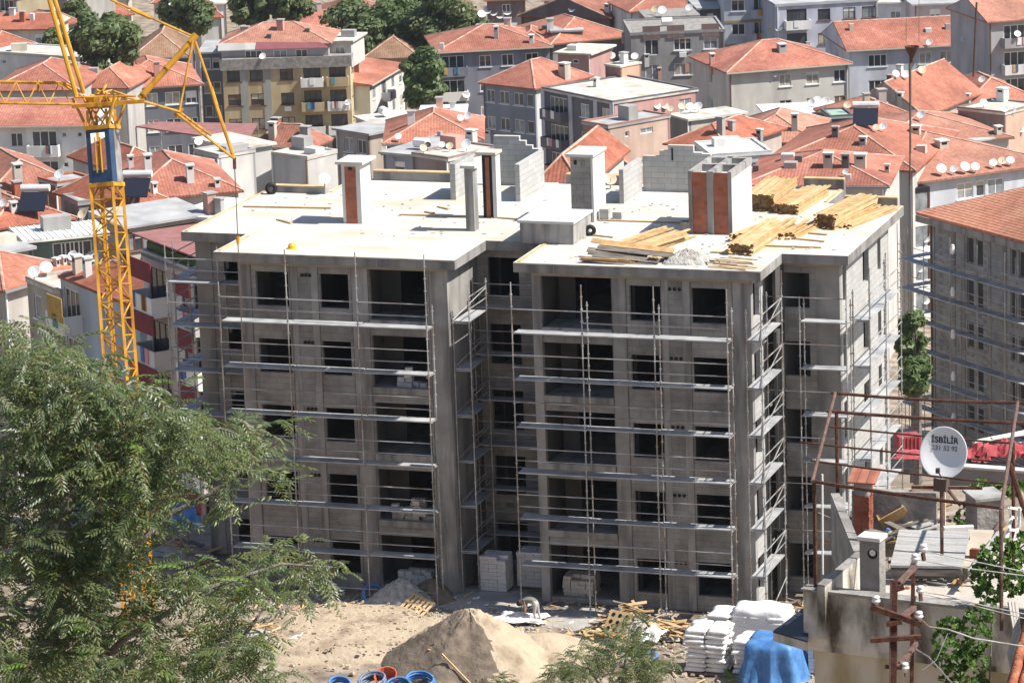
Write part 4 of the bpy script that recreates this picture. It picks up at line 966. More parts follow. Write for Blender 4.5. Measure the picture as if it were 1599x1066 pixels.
    build(MB().fbox(F,(0,L-t,0),(w,L,H-.006)), 'rear_wall', wmat, root)
    if band:
        for k in range(fl+1): build(MB().fbox(F,(-.04,-.05,H-k*fh-.42),(w+.04,-.003,H-k*fh-.12)), 'band', wm(band), root)
    tm = tile or hr.choice((tile_a, tile_a, tile_b, tile_c))
    if tm is tile_a: tm = hr.choice((tile_a, tile_d, tile_e, tile_b))
    z0, z1 = H+.001, H+.16
    def P(x, y, z): return F @ V((x,y,z))
    m = MB(); R = []
    E = [(-o,-o),(w+o,-o),(w+o,L+o),(-o,L+o)]
    if roof == 'flat':
        m.fbox(F,(-o,-o,H+.002),(w+o,L+o,H+.2)); build(m, roofname, tile or cream_flat, root)
        if o < .2 and not pent:
            p = MB(); ph = .35
            p.fbox(F,(-o,-o,H+.201),(w+o,.15,H+ph)); p.fbox(F,(-o,L-.15,H+.201),(w+o,L+o,H+ph)); p.fbox(F,(-o,.151,H+.201),(.15,L-.151,H+ph)); p.fbox(F,(w-.15,.151,H+.201),(w+o,L-.151,H+ph)); build(p, 'parapet', wmat, root)
    else:
        b0 = [P(x,y,z0) for x,y in E]; b1 = [P(x,y,z1) for x,y in E]; v = b0+b1; f = [(3,2,1,0),(0,1,5,4),(1,2,6,5),(2,3,7,6),(3,0,4,7)]
        zt = z1+rh
        if roof == 'hip':
            if w >= L: r0, r1 = P(L*.5,L/2,zt), P(max(w-L*.5,L*.5+.01),L/2,zt); v += [r0,r1]; f += [(4,5,9,8),(5,6,9),(6,7,8,9),(7,4,8)]
            else: r0, r1 = P(w/2,w*.5,zt), P(w/2,L-w*.5,zt); v += [r0,r1]; f += [(4,5,8),(5,6,9,8),(6,7,9),(7,4,8,9)]
            R = [(b1[0],r0),(b1[3],r0 if w >= L else r1),(b1[1],r1 if w >= L else r0),(b1[2],r1),(r0,r1)]
        elif roof == 'gable_x': r0, r1 = P(-o,L/2,zt), P(w+o,L/2,zt); v += [r0,r1]; f += [(4,5,9,8),(6,7,8,9),(5,6,9),(7,4,8)]; R = [(r0,r1)]
        elif roof == 'gable_y': r0, r1 = P(w/2,-o,zt), P(w/2,L+o,zt); v += [r0,r1]; f += [(4,5,8),(5,6,9,8),(6,7,9),(7,4,8,9)]; R = [(r0,r1),(b1[0],r0),(r0,b1[1])]
        elif roof == 'shed': r0, r1 = P(-o,L+o,zt), P(w+o,L+o,zt); v += [r0,r1]; f += [(4,5,9,8),(5,6,9),(7,4,8),(6,7,8,9)]
        elif roof == 'shed_l': r0, r1 = P(-o,-o,zt), P(-o,L+o,zt); v += [r0,r1]; f += [(8,5,6,9),(4,5,8),(6,7,9),(7,4,8,9)]
        m.add(v, f); ro = build(m, roofname, tm, root)
        if roof.startswith('gable'):
            gm = MB()
            if roof == 'gable_y': gm.add([P(-.0,-o-.01,z1),P(w,-o-.01,z1),P(w/2,-o-.01,zt-.12)],[(0,1,2)])
            else: gm.add([P(w+o+.01,0,z1),P(w+o+.01,L,z1),P(w+o+.01,L/2,zt-.12)],[(0,1,2)]); gm.add([P(-o-.01,L,z1),P(-o-.01,0,z1),P(-o-.01,L/2,zt-.12)],[(0,1,2)])
            build(gm, 'gable', rm, root)
        if ridges and R:
            q = MB()
            for p0, p1 in R: q.tube([p0+V((0,0,.0)),lerp(p0,p1,.5)+V((0,0,-.02)),p1+V((0,0,.0))],.10,5)
            build(q, 'ridge', ridge_m, root)
    if not pent and d > 225:
        for u in (.012, .985):
            if hr.random() < .6: build(MB().fbox(F,(w*u-.05,-.14,0),(w*u+.05,-.02,H)), 'downpipe', hr.choice((pvc,grey_sh,brown_sh)), root)
        if roof != 'flat' and hr.random() < .5: build(MB().fbox(F,(-o,-o-.12,H-.02),(w+o,-o-.003,H+.12)), 'gutter', hr.choice((grey_sh,brown_sh,cream_sh)), root)
    HOUSES.append((root, F, w, L, H))
    INFO[root.name] = (F, w, L, H, ang)
    return root
INFO = {}
def pent(root, A, B, L, d, **k): return house('', A, B, L, d=d, into=root, **k)
gw, bw_, cw, pk_, lav, ochre, grey_, dkm = (.62,.62,.60), (.56,.60,.66), (.66,.60,.50), (.60,.36,.28), (.42,.43,.50), (.55,.44,.27), (.36,.36,.36), (.20,.155,.16)
W2 = [(.2,1.5),(.5,1.5),(.8,1.5)]
# top row, far
house('grey block with a flat roof cut by the top left edge of the picture', (30,-14),(104,-10),10,'flat',wall=(.40,.38,.35),tile=grey_flat,front=[(.3,1.4),(.7,1.4)],d=480)
house('ochre block at the top left corner, partly in shade', (-40,-8),(26,-4),10,'flat',wall=(.40,.33,.22),front=[(.75,2.2,'d'),(.3,1.3)],d=474)
house('small house with a low red roof above the white parapet house', (-14,48),(77,47),8.5,'gable_x',1.3,wall=cw,tile=tile_c,front=[(.85,1.6),(.4,1.2)],d=452)
house('little house with a lit white gable right of the grey block', (90,41),(120,36),7,'hip',1.3,wall=(.62,.60,.56),tile=tile_a,d=462,right=[(.5,.8)])
house('red roofed house with white hips low at the far left', (-14,79),(52,71),8,'hip',1.5,wall=gw,tile=tile_c,d=432,front=[(.6,1.0)])
r=house('long low white house with round vents and a lit end box', (-16,84),(128,94),6,'flat',wall=(.76,.74,.70),tile=cream_flat,d=416,o=.05,front=[(.68,.6,'n',[0]),(.78,.6,'n',[0]),(.15,.7,'n',[0])])
pent(r,(127,92),(163,90),5,412,roof='flat',H=6,wall=(.74,.71,.65),o=.05,front=[(.35,1.2,'w',[0])],fl=1)
house('long red hip roof under the crane posts at the left edge', (-16,144),(120,142),13,'hip',2.0,wall=(.5,.5,.48),tile=tile_b,d=386,front=W2)
house('red roof between the crane posts and the dark tree', (124,139),(198,139),10,'hip',1.7,wall=(.5,.48,.45),tile=tile_a,d=392)
house('red hip roof over blue grey walls behind the crane head', (167,142),(312,133),13,'hip',2.1,wall=(.17,.18,.21),tile=tile_a,d=396,front=[(.22,1.4),(.48,1.2),(.7,1.6),(.9,1.2)])
house('low house with an old brown tile roof beside the dark tree', (208,93),(292,90),12,'hip',2.4,wall=(.26,.2,.18),tile=tile_old,d=446)
house('red roofs peeping out above the trees at the top left', (165,28),(205,24),9,'hip',1.6,tile=tile_c,d=505)
house('red roof between two trees at the top, above the old brown roof', (312,30),(345,28),9,'hip',1.6,tile=tile_c,d=500)
house('small red roofed house above the trees, top centre left', (466,46),(518,43),10,'gable_x',1.6,tile=tile_a,wall=(.66,.64,.6),d=515,front=[(.4,.9)])
house('wide house with pale wall and red roof behind the top centre trees', (520,27),(606,21),10,'hip',1.7,tile=tile_a,wall=(.6,.5,.45),d=520)
house('white house high behind the crane tie at the top edge', (322,8),(352,6),7,'flat',wall=(.75,.74,.72),d=520)
# big apartment house with the ochre and grey front
r=house('four storey ochre and grey apartment house with stacked balconies and a pink awning', (347,103),(546,96),12,'flat',wall=ochre,rwall=(.70,.60,.38),tile=rough_conc,d=432,fl=4,o=.25,fm=brownf,front=[(.09,1.7),(.27,1.7),(.50,1.5),(.70,2.0,'d'),(.90,1.9,'d')],right=[(.35,.9),(.7,1.2)],name='apartment_house',cat='apartment house')
Fh_,wh_,Lh_,Hh_,_ = INFO[r.name]
for u in (.165,.345): build(MB().fbox(Fh_,(wh_*u-.45,-.06,0),(wh_*u+.45,-.003,Hh_-.5)),'pilaster',wm((.36,.36,.33)),r)
build(MB().fbox(Fh_,(-.2,-.32,Hh_-.55),(wh_+.2,-.253,Hh_+.75)),'parapet',rough_conc,r)
pent(r,(345,73),(512,69),9,436,roof='hip',rh=1.9,H=2.9,wall=(.45,.42,.40),tile=tile_a,fl=1,front=[(.3,2.0),(.55,1.6),(.75,1.4)],o=.5)
pent(r,(512,66),(548,66),6,437,roof='flat',H=3.0,wall=(.70,.66,.6),tile=cream_flat,fl=1,front=[(.5,1.2)],o=.35)
m=MB(); q=[at(*p,428) for p in ((399,77),(513,74),(500,66),(400,66))]; m.slab(q,.08); build(m,'awning',mat('awning_pink',(.38,.13,.15),(.44,.17,.19),.8),r)
m=MB(); q=[at(*p,429) for p in ((340,79),(398,77),(399,67),(341,68))]; m.slab(q,.1); build(m,'canopy',white,r)
r=house('shaded blue grey wing set back at the left of the ochre apartment house', (312,84),(346,83),9,'flat',wall=(.20,.21,.24),tile=grey_flat,d=441,fl=4,front=[(.3,.9),(.72,.9)],o=.3)
house('house with a steep red roof and a lit white flank right of the ochre apartments', (577,134),(631,102),11,'shed',1.6,wall=(.74,.73,.70),tile=tile_a,d=440,front=[(.12,1.2),(.4,2.0,'d'),(.66,1.2),(.88,1.2)],fl=3)
house('old brown hipped roof below the top centre trees', (570,93),(652,91),10,'hip',2.2,wall=(.4,.33,.28),tile=tile_old,d=474)
r=house('grey blue apartment house with balconies at its left corner and a dish covered roof box', (684,83),(858,74),12,'hip',2.0,wall=(.25,.26,.31),rwall=(.55,.54,.53),tile=tile_a,d=432,fl=4,front=[(.13,2.6,'d'),(.42,1.4),(.62,1.4),(.84,1.5)],name='apartment_house',cat='apartment house',left=[(.5,1.2)])
pent(r,(741,50),(796,49),5,441,roof='flat',H=4.0,wall=(.20,.15,.14),tile=rough_conc,o=.35)
house('grey blue house with brown striped bays under a broad red hip roof', (755,131),(835,140),(926,122),'hip',2.2,wall=(.28,.30,.35),rwall=(.62,.62,.62),tile=tile_a,d=396,fl=4,front=[(.13,1.2),(.40,1.4),(.68,1.4),(.9,1.0)],fm=pvc)
house('small pink tower house with a white cap behind the broad red roof', (871,84),(921,86),6,'flat',wall=(.50,.30,.27),tile=cream_flat,d=414,front=[(.55,.7,'n',[0])],o=.4)
r=house('flat roofed building with a bright cream roof, dark front and pink side wall', (848,141),(957,163),(1079,141),'flat',wall=(.17,.16,.18),rwall=(.66,.38,.34),tile=cream_flat,d=378,fl=3,o=.12,front=[(.22,3.0,'d'),(.6,1.5),(.9,1.4)],right=[(.85,1.5)])
for u in (.0,.40,.76,.99): 
    Fq,wq,Lq,Hq,_=INFO[r.name]; build(MB().fbox(Fq,(wq*u-.3,-.12,0),(wq*u+.3,-.003,Hq-.01)),'pilaster',wm((.58,.58,.64)),r)
pent(r,(945,103),(969,106),(993,100),384,roof='flat',H=5.0,wall=(.34,.20,.17),rwall=(.74,.42,.30),tile=cream_flat,o=.08)
r=house('house with a red hip roof carrying a dark box with a grey cap', (863,70),(986,58),13,'hip',2.0,wall=(.30,.29,.29),tile=tile_a,d=436,fl=3,front=[(.6,2.2),(.2,1.2)])
pent(r,(861,51),(910,49),5,438,roof='flat',H=4.5,wall=(.22,.20,.19),tile=grey_flat,o=.15)
house('house with a small red roof left of the dark capped box', (795,77),(862,75),9,'hip',1.6,wall=(.4,.42,.47),tile=tile_a,d=437,front=[(.5,1.5)])
house('dark mauve gable house at the top centre with a red roof edge', (814,26),(952,30),11,'gable_y',2.6,wall=dkm,tile=tile_a,d=482,front=[(.25,1.0)])
house('white walled house with a red roof at the top edge, centre right', (905,10),(998,8),10,'hip',1.8,wall=(.72,.7,.67),tile=tile_a,d=500,front=[(.5,1.4)])
r=house('grey facade with brown panels and blue windows below the top edge', (985,56),(1131,50),10,'flat',wall=(.33,.32,.31),tile=rough_conc,d=424,fl=3,front=[(.22,1.6,'t'),(.55,2.0),(.85,1.6)],o=.1,pm=glass_blue)
Fq,wq,Lq,Hq,_=INFO[r.name]
for u in (.22,.48,.85): build(MB().fbox(Fq,(wq*u-1.0,-.09,Hq-.5),(wq*u+1.0,-.003,Hq+1.0)),'panel',wm((.24,.17,.15)),r)
pent(r,(1008,30),(1092,26),6,434,roof='flat',H=3.4,wall=(.34,.30,.29),tile=rough_conc,front=[(.3,.9,'t'),(.7,.8)],fl=1,o=.1)
house('red roof behind the brown panelled facade at the top edge', (985,20),(1098,12),9,'hip',1.6,wall=(.75,.73,.7),tile=tile_a,d=470)
house('shaded dark house between the brown panelled facade and the pale blue block', (1092,15),(1134,13),10,'flat',wall=(.18,.17,.18),tile=grey_flat,d=452,fl=4,front=[(.4,.8)])
house('pale blue apartment block with an ochre band under its roof', (1130,-6),(1212,-9),12,'flat',wall=bw_,tile=cream_flat,d=446,fl=4,front=[(.27,1.6),(.72,2.0,'d')],band=(.42,.33,.18),name='apartment_house',cat='apartment house')
house('lavender apartment block with dark grey panels at the top right', (1212,11),(1370,2),12,'flat',wall=(.50,.52,.60),tile=grey_flat,d=438,fl=4,front=[(.2,2.4,'d'),(.47,1.5),(.72,1.5),(.92,1.8)],o=.15,fm=brownf,name='apartment_house',cat='apartment house')
house('white and grey houses crowded at the top edge above the long red roof', (1372,6),(1425,4),8,'flat',wall=(.72,.72,.72),tile=cream_flat,d=455,front=[(.5,1.3)])
house('pinkish house with rooftop clutter at the top edge, right', (1428,9),(1535,4),8,'flat',wall=(.55,.47,.45),tile=grey_flat,d=450,front=[(.3,1.3),(.7,1.3)])
house('cream house with a broad red hip roof and three lit windows per floor', (1138,115),(1324,100),(1316,72),'hip',2.2,wall=(.62,.60,.55),tile=tile_b,d=402,fl=3,front=[(.25,1.9,'t',[]),(.47,1.4),(.70,1.5),(.93,1.4)],left=[(.5,.9)])
house('white house tinted blue for shade under the long red roof at the upper right', (1326,80),(1546,68),12.5,'gable_x',2.2,wall=(.58,.61,.68),tile=tile_a,d=412,fl=3,front=[(.2,2.1),(.54,1.4),(.69,1.6),(.93,1.2)],fm=pvc,left=[(.5,1.2)])  # shade on a white wall, put into the bluish wall colour
house('grey house with barred balconies at the upper right edge', (1545,36),(1650,28),11,'gable_x',1.9,wall=(.46,.45,.46),tile=tile_a,d=394,fl=4,front=[(.42,3.2,'d')])
house('dark mauve gable house in front of the blue tinted white house', (1327,176),(1442,183),14,'gable_y',3.2,wall=dkm,rwall=(.5,.42,.38),tile=tile_a,d=372)
house('red roof with chimneys at the right edge below the barred balconies', (1508,168),(1625,160),12,'hip',2.0,wall=(.5,.48,.46),tile=tile_a,d=378)
house('peach box house with a cream terrace roof at the right edge', (1496,172),(1569,180),(1640,168),'flat',wall=(.30,.22,.19),rwall=(.60,.42,.32),tile=cream_flat,d=352,o=.08)  # peach walls: front darkened for shade, right side lightened for sun
house('red roof crossed by the radio mast, right of the dark mauve gable', (1335,199),(1442,190),10,'hip',1.6,wall=(.6,.58,.55),tile=tile_a,d=354)
house('low grey house under white sheet canopies strewn with dishes', (1206,186),(1312,181),7,'flat',wall=(.2,.19,.19),tile=white,d=362,o=.5)
r=house('grey shed with a green lid and a dark solar panel among red roofs', (1297,186),(1332,184),4,'flat',wall=(.16,.15,.15),tile=mat('green_lid',(.30,.42,.36)),d=352,o=.1)
house('red hip roof left of the sheet canopies', (1140,224),(1270,224),11,'hip',1.8,wall=(.45,.46,.52),tile=tile_a,d=336,front=[(.15,1.2),(.5,1.2)])
house('broad red roof in the right middle with roof boxes along its ridge', (1190,262),(1425,268),17,'hip',2.3,wall=(.6,.57,.53),tile=tile_a,d=306)
house('wide red roof above the pale blue bay window block at the right', (1405,289),(1645,256),16,'hip',2.3,wall=(.58,.61,.66),tile=tile_a,d=304,fl=5,fh=2.78,front=[(.42,1.6),(.52,.9),(.62,1.6)],name='apartment_house',cat='apartment house',o=.5)
bay=bpy.data.objects[HOUSES[-1][0].name]; Fq,wq,Lq,Hq,_=INFO[bay.name]
for k in range(6):
    z=Hq-k*2.78-2.3
    build(MB().fbox(Fq,(.35,-1.1,z),(2.1,-.003,z+1.7)),'bay_window',glass_blue,bay)
    build(MB().fbox(Fq,(.3,-1.15,z-.55),(2.15,-.002,z-.004)),'bay_sill',white,bay); build(MB().fbox(Fq,(.3,-1.15,z+1.704),(2.15,-.002,z+2.1)),'bay_head',white if k else black,bay)
    for x in (.30,1.98): build(MB().fbox(Fq,(x,-1.16,z),(x+.17,-.3,z+1.69)),'bay_post',brownf,bay)
    build(MB().fbox(Fq,(2.2,-.6,z-.3),(2.9,-.003,z+.2)),'air_conditioner',pvc,bay)
r=house('red roof with a glazed dormer and roof boxes behind the wide red roof', (1375,233),(1575,216),13,'hip',1.8,wall=(.6,.58,.55),tile=tile_a,d=338)
pent(r,(1486,225),(1546,218),4,339,roof='shed',rh=.5,H=3.0,wall=(.58,.50,.44),tile=grey_flat,front=[(.3,1.4,'w',[0])],fl=1)
house('rose red roof close behind the brick chimney of the block', (1165,291),(1382,292),11,'hip',1.6,wall=(.6,.58,.55),tile=tile_b,d=286)
# middle
house('red roofs stepping down behind the left part of the block', (398,229),(487,232),(516,221),'hip',1.7,wall=(.58,.53,.45),tile=tile_a,d=338,right=[(.4,1.1)],front=[(.3,1.2),(.75,1.2)])
house('flat grey roofed house with beige walls right of the stepping red roofs', (526,203),(577,211),(630,204),'flat',wall=(.42,.38,.36),rwall=(.50,.42,.34),tile=grey_flat,d=347,fl=3,o=.35,front=[(.35,1.3),(.75,1.2)],right=[(.6,1.2)])
house('cream box with a cream flat roof standing behind the beige house', (556,184),(586,197),(656,181),'flat',wall=(.46,.42,.36),rwall=(.72,.68,.58),tile=cream_flat,d=364,o=.25)
house('low white sheet roof below the small green tree', (655,193),(722,191),9,'flat',wall=(.5,.48,.45),tile=white,d=362,o=.3)
house('red roof full of dishes just behind the second chimney', (604,226),(750,221),11,'hip',1.8,wall=(.5,.48,.46),tile=tile_a,d=326)
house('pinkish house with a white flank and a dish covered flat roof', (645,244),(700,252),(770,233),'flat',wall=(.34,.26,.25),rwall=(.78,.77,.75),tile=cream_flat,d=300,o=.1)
house('blue grey house left of the pinkish dish covered house', (600,240),(646,244),8,'flat',wall=(.42,.44,.50),tile=grey_flat,d=305,o=.35,front=[(.5,1.1)])
house('peach box house with a grey flat roof right behind the block', (910,194),(950,201),(1046,184),'flat',wall=(.38,.22,.17),rwall=(.62,.46,.37),tile=grey_flat,d=334,o=.1,right=[(.62,1.5,'n'),(.3,.5,'n')],fl=2)  # same peach: left face coloured as shaded, right face as sunlit
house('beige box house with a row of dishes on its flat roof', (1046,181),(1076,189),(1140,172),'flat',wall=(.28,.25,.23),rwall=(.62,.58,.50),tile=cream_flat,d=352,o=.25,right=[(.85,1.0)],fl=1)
house('strip of red roof between the peach box and the beige box', (1044,226),(1132,233),10,'hip',1.4,wall=(.6,.5,.45),tile=tile_c,d=322)
house('bright red tiled roof glimpsed between the shafts of the block', (838,296),(905,297),13,'hip',1.9,wall=(.6,.58,.55),tile=tile_c,d=240)
house('white box houses behind the brick chimney', (1112,247),(1203,241),6,'flat',wall=(.62,.62,.62),tile=white,d=300,o=.1,front=[(.3,.8,'n'),(.7,.8,'n')],fl=1)
house('low white house with a gable beside the grey block chimney', (944,270),(985,268),6,'gable_y',1.1,wall=(.62,.58,.54),tile=tile_b,d=262,front=[(.4,.9,'t')],fl=1)
# left middle
house('white house with a laundry balcony at the left edge', (-16,199),(136,197),11,'gable_x',1.6,wall=(.78,.77,.74),tile=tile_b,d=350,fl=3,front=[(.27,1.2),(.555,2.4,'d'),(.76,.5,'n'),(.92,.5,'n')])
house('red roof directly behind the crane mast', (192,272),(264,262),10,'hip',1.6,wall=(.55,.52,.48),tile=tile_c,d=316)
house('large red roof with a white hip line right of the crane', (197,314),(372,300),13,'hip',2.0,wall=(.6,.58,.54),tile=tile_a,d=288)
r=house('flat white house with two little square windows under the counter jib', (304,238),(342,247),(372,232),'flat',wall=(.45,.44,.45),rwall=(.74,.72,.68),tile=cream_flat,d=309,o=.06,front=[(.32,.55,'n',[0]),(.74,.55,'n',[0])])
pent(r,(375,234),(425,226),7,318,roof='flat',H=4,wall=(.62,.60,.57),tile=cream_flat,o=.3)
house('white flat house with chimneys at the foot of the stepping red roofs', (425,243),(480,250),(500,236),'flat',wall=(.62,.60,.56),tile=cream_flat,d=318,o=.06)
house('bright white flat roof sheet beside the left edge of the block', (270,338),(352,345),6,'flat',wall=(.5,.48,.45),tile=white,d=258,o=.3)
r=house('long house with a grey corrugated roof and a strip of windows', (197,356),(320,336),4.2,'shed',.4,wall=(.45,.40,.36),tile=grey_flat,d=254,front=[(i/10+.05,.75) for i in range(10)],fl=1,top=.35,fm=brownf,pm=glass_blue)
house('red roof with a solar heater left of the large red roof', (205,333),(270,322),10,'hip',1.4,wall=(.55,.52,.48),tile=tile_c,d=268)
house('red roof at the left edge above the brick stair tower', (-14,305),(116,291),13,'hip',1.8,wall=(.55,.52,.48),tile=tile_a,d=292)
house('small red brick stair tower with a grey slab on top', (62,283),(90,291),(125,284),'flat',wall=brick,tile=grey_flat,d=284,o=.12,name='stair_tower',cat='stair tower')
house('grey rendered box left of the crane mast', (100,310),(123,321),(142,313),'flat',wall=(.32,.30,.28),tile=grey_flat,d=274,o=.1)
house('red roof with a solar heater at the left edge', (-14,360),(110,343),9,'hip',1.4,wall=(.28,.25,.24),tile=tile_c,d=266)
r=house('green house with a white corrugated canopy and a strip of windows', (48,376),(152,366),3.2,'flat',wall=(.19,.25,.22),tile=white,d=240,front=[(.42,.9),(.55,.9),(.68,.9),(.81,.9)],fl=1,top=.3,o=.7)
Fq,wq,Lq,Hq,_=INFO[r.name]
for i in range(int((wq+1.4)/.4)): build(MB().fbox(Fq,(-.68+.4*i,-.72,Hq+.203),(-.60+.4*i,Lq+.7,Hq+.25)),'sheet_rib',white,r)
house('grey house with white curtained windows at the left edge', (-16,400),(44,389),7,'flat',wall=(.40,.38,.38),tile=grey_flat,d=236,front=[(.45,2.0),(.85,1.2)],fl=2,pm=glass_blue)
house('red tiled roof with two white dishes near the crane mast', (6,455),(118,422),8,'hip',1.4,wall=(.5,.46,.42),tile=tile_a,d=228)
house('beige house with a cream terrace above the tree', (42,440),(95,462),7,'flat',wall=(.50,.45,.38),tile=cream_flat,d=214,o=.06,front=[(.3,1.1),(.75,1.1)],fl=5)
r=house('pale blue house with an ochre blind on its balcony, behind the tree', (94,434),(217,484),4.5,'hip',.9,wall=(.50,.56,.62),tile=tile_c,d=210,front=[(.14,2.0,'d'),(.6,1.1),(.85,1.0)],fl=3,o=.1)
Fq,wq,Lq,Hq,_=INFO[r.name]; build(MB().fbox(Fq,(.6,-1.16,Hq-2.0),(2.6,-1.11,Hq-.6)),'blind',mat('ochre_blind',(.42,.26,.06),(.55,.36,.12),3),r)
r=house('white apartment house with maroon balcony bands under a maroon canopy', (222,399),(330,441),9,'flat',wall=(.66,.63,.60),tile=rough_conc,d=198,front=[(.22,2.2,'d'),(.62,1.0),(.86,2.0,'d')],fl=5,o=.05,fm=brownf,name='apartment_house',cat='apartment house')
Fq,wq,Lq,Hq,_=INFO[r.name]
for k in range(6):
    for u0,u1 in ((.02,.42),(.74,.99)): build(MB().fbox(Fq,(wq*u0,-1.18,Hq-k*2.85-.75),(wq*u1,-1.113,Hq-k*2.85+.3)),'balcony_band',mat('maroon',(.17,.035,.04),(.21,.05,.055),1) if 'maroon' not in MATS else MATS['maroon'],r)
for p in ((.05,.3),(wq-.3,.3),(.05,3.0),(wq-.3,3.0)): build(MB().fbox(Fq,(p[0],p[1],Hq+.3),(p[0]+.1,p[1]+.1,Hq+1.155)),'canopy_post',steel,r)
m=MB(); m.fbox(Fq,(-.3,-.4,Hq+1.16),(wq+.6,3.3,Hq+1.24)); build(m,'canopy',mat('maroon_sheet',(.25,.11,.10),(.31,.15,.14),1.5),r)
build(MB().fbox(Fq,(.2,.2,Hq+.3),(wq-.2,.5,Hq+.75)),'planter',vine_m,r)
# maroon canopy over the terrace
t=thing('canopy','large maroon sheet canopy over a terrace right of the crane mast','canopy',at(300,215,330))
q=[at(212,196,338),at(372,218,322),at(402,190,345),at(330,190,352)]
zc=q[0].z; q=[onz(212,197,zc),onz(385,222,zc),onz(402,193,zc),onz(250,190,zc)]
build(MB().slab(q,.12),'sheet',MATS['maroon_sheet'],t)
for p in q: build(MB().tube([p-V((0,0,.13)),p-V((0,0,5))],.06,6),'post',steel,t)
# filler far behind
for k,(x,y,w_,lab) in enumerate(((150,2,50,'distant roof above the dark tree'),(240,6,46,'distant roof behind the crane tie bar'),(430,8,60,'distant roof behind the second tree group'),(640,6,60,'distant roof behind the centre trees'),(700,20,40,'distant wall left of the dish covered roof box'),(760,2,60,'distant dark house above the dish cluster'),(850,2,60,'distant house at the top edge, centre'))):
    house(lab,(x,y),(x+w_,y-2),9,'hip',1.6,wall=hr.choice((gw,cw,dkm)),d=540,front=[(.5,1.2)],fl=2)

block_far = brickmat('block_wall_far', (.30,.30,.30), (.35,.35,.345), (.25,.25,.25), .62, .25, .013, tint=.6, smear=(.38,.38,.37))
tile_far = rooftile('clay_tile_new',(.46,.19,.115),(.58,.265,.17),(.62,.33,.23))
# ------------------------------------------------------------------ second unfinished building at the right
r=house('unfinished grey building with an orange tile roof and scaffolding at the right edge', (1453,336),(1640,386),13,'hip',2.6,wall=block_far,tile=tile_far,d=250,H=22,fl=6,fh=2.85,front=[(.34,.75,'t'),(.42,.75,'t'),(.70,.65,'t'),(.77,.65,'t'),(.84,.65,'t'),(.95,.8,'t')],top=.75,o=.7,pm=dark,fm=concrete_col,name='tiled_building',cat='building')
F2,w2,L2_,H2,a2=INFO[r.name]
build(MB().fbox(F2,(-.72,-.73,H2-.45),(w2+.7,-.703,H2-.01)),'fascia',concrete,r)
for k in range(6): build(MB().fbox(F2,(-.02,-.03,H2-k*2.85-.28),(w2+.02,-.003,H2-k*2.85-.1)),'floor_band',concrete_col,r)
for u in (.02,.2,.28,.5,.63,.9): build(MB().fbox(F2,(w2*u-.2,-.045,0),(w2*u+.2,-.004,H2-.46)),'column',concrete,r)
# clay tile courses laid on its front slope
tc=MB(); ns=27
for i in range(ns):
    s0=i/ns; s1=(i+1)/ns; 
    y0=-.7+(L2_/2+.7)*s0; z0=H2+.165+2.6*s0; y1=-.7+(L2_/2+.7)*s1; z1=H2+.165+2.6*s1
    x0=-.7+(L2_/2+.7)*s0; x1=w2+.7-(L2_/2+.7)*s0
    P4=[F2@V(p) for p in ((x0,y0-.03,z0+.045),(x1,y0-.03,z0+.045),(x1-.3,y1,z1+.03),(x0+.3,y1,z1+.03),(x0,y0-.03,z0+.0),(x1,y0-.03,z0+.0))]
    tc.add(P4,[(0,1,2,3),(4,5,1,0)])
build(tc,'tile_course',tile_far,r,kind='stuff')
t=thing('scaffold','shaded scaffold across the front of the tiled unfinished building','scaffold',F2@V((w2/2,-1.2,0)))
def f2(x,y,z): return F2@V((x,y,z))
xs=[-1.6+3.0*i for i in range(int(w2/3)+2)]
for x in xs:
    for y in (-1.6,-.75): build(MB().tube([f2(x,y,0),f2(x,y,H2-.6 if y<-1 else H2-1)],.03,5),'standard',steel,t)
for k in range(9):
    z=H2-3.0-k*1.98
    for x0,x1 in zip(xs,xs[1:]):
        build(MB().fbox(F2,(x0+.03,-1.55,z-.05),(x1-.03,-.8,z)),'deck',deck,t)
        for dz in (.5,1.0): build(MB().tube([f2(x0,-1.6,z+dz),f2(x1,-1.6,z+dz)],.025,5),'rail',steel,t)
t=thing('scaffold','scaffold decks sticking out left of the tiled unfinished building','scaffold',F2@V((-1.3,4,0)))
for y in (-1.0,2.0,5.0):
    for x in (-1.7,-.85): build(MB().tube([f2(x-.3,y+.2,0),f2(x-.3,y+.2,H2-1)],.03,5),'standard',steel,t)
for k in range(9):
    z=H2-3.0-k*1.98; build(MB().fbox(F2,(-1.95,-.75,z-.05),(-1.2,5.2,z)),'deck',deck,t)
# wall with hanging lamps: white sacks hung on its window
for k in range(5):
    p=F2@V((w2*.365,-1.65,H2-k*2.85-1.3)); o_=build(MB().lathe([(0,-.35),(.14,-.3),(.17,0),(.1,.3),(0,.33)],8,Matrix.Translation(p)),'sack',sack); tag(o_,'white sack hanging on the far scaffold, %s floor from the roof' % ('first','second','third','fourth','fifth')[k],'sack','white sacks hung on the far scaffold')
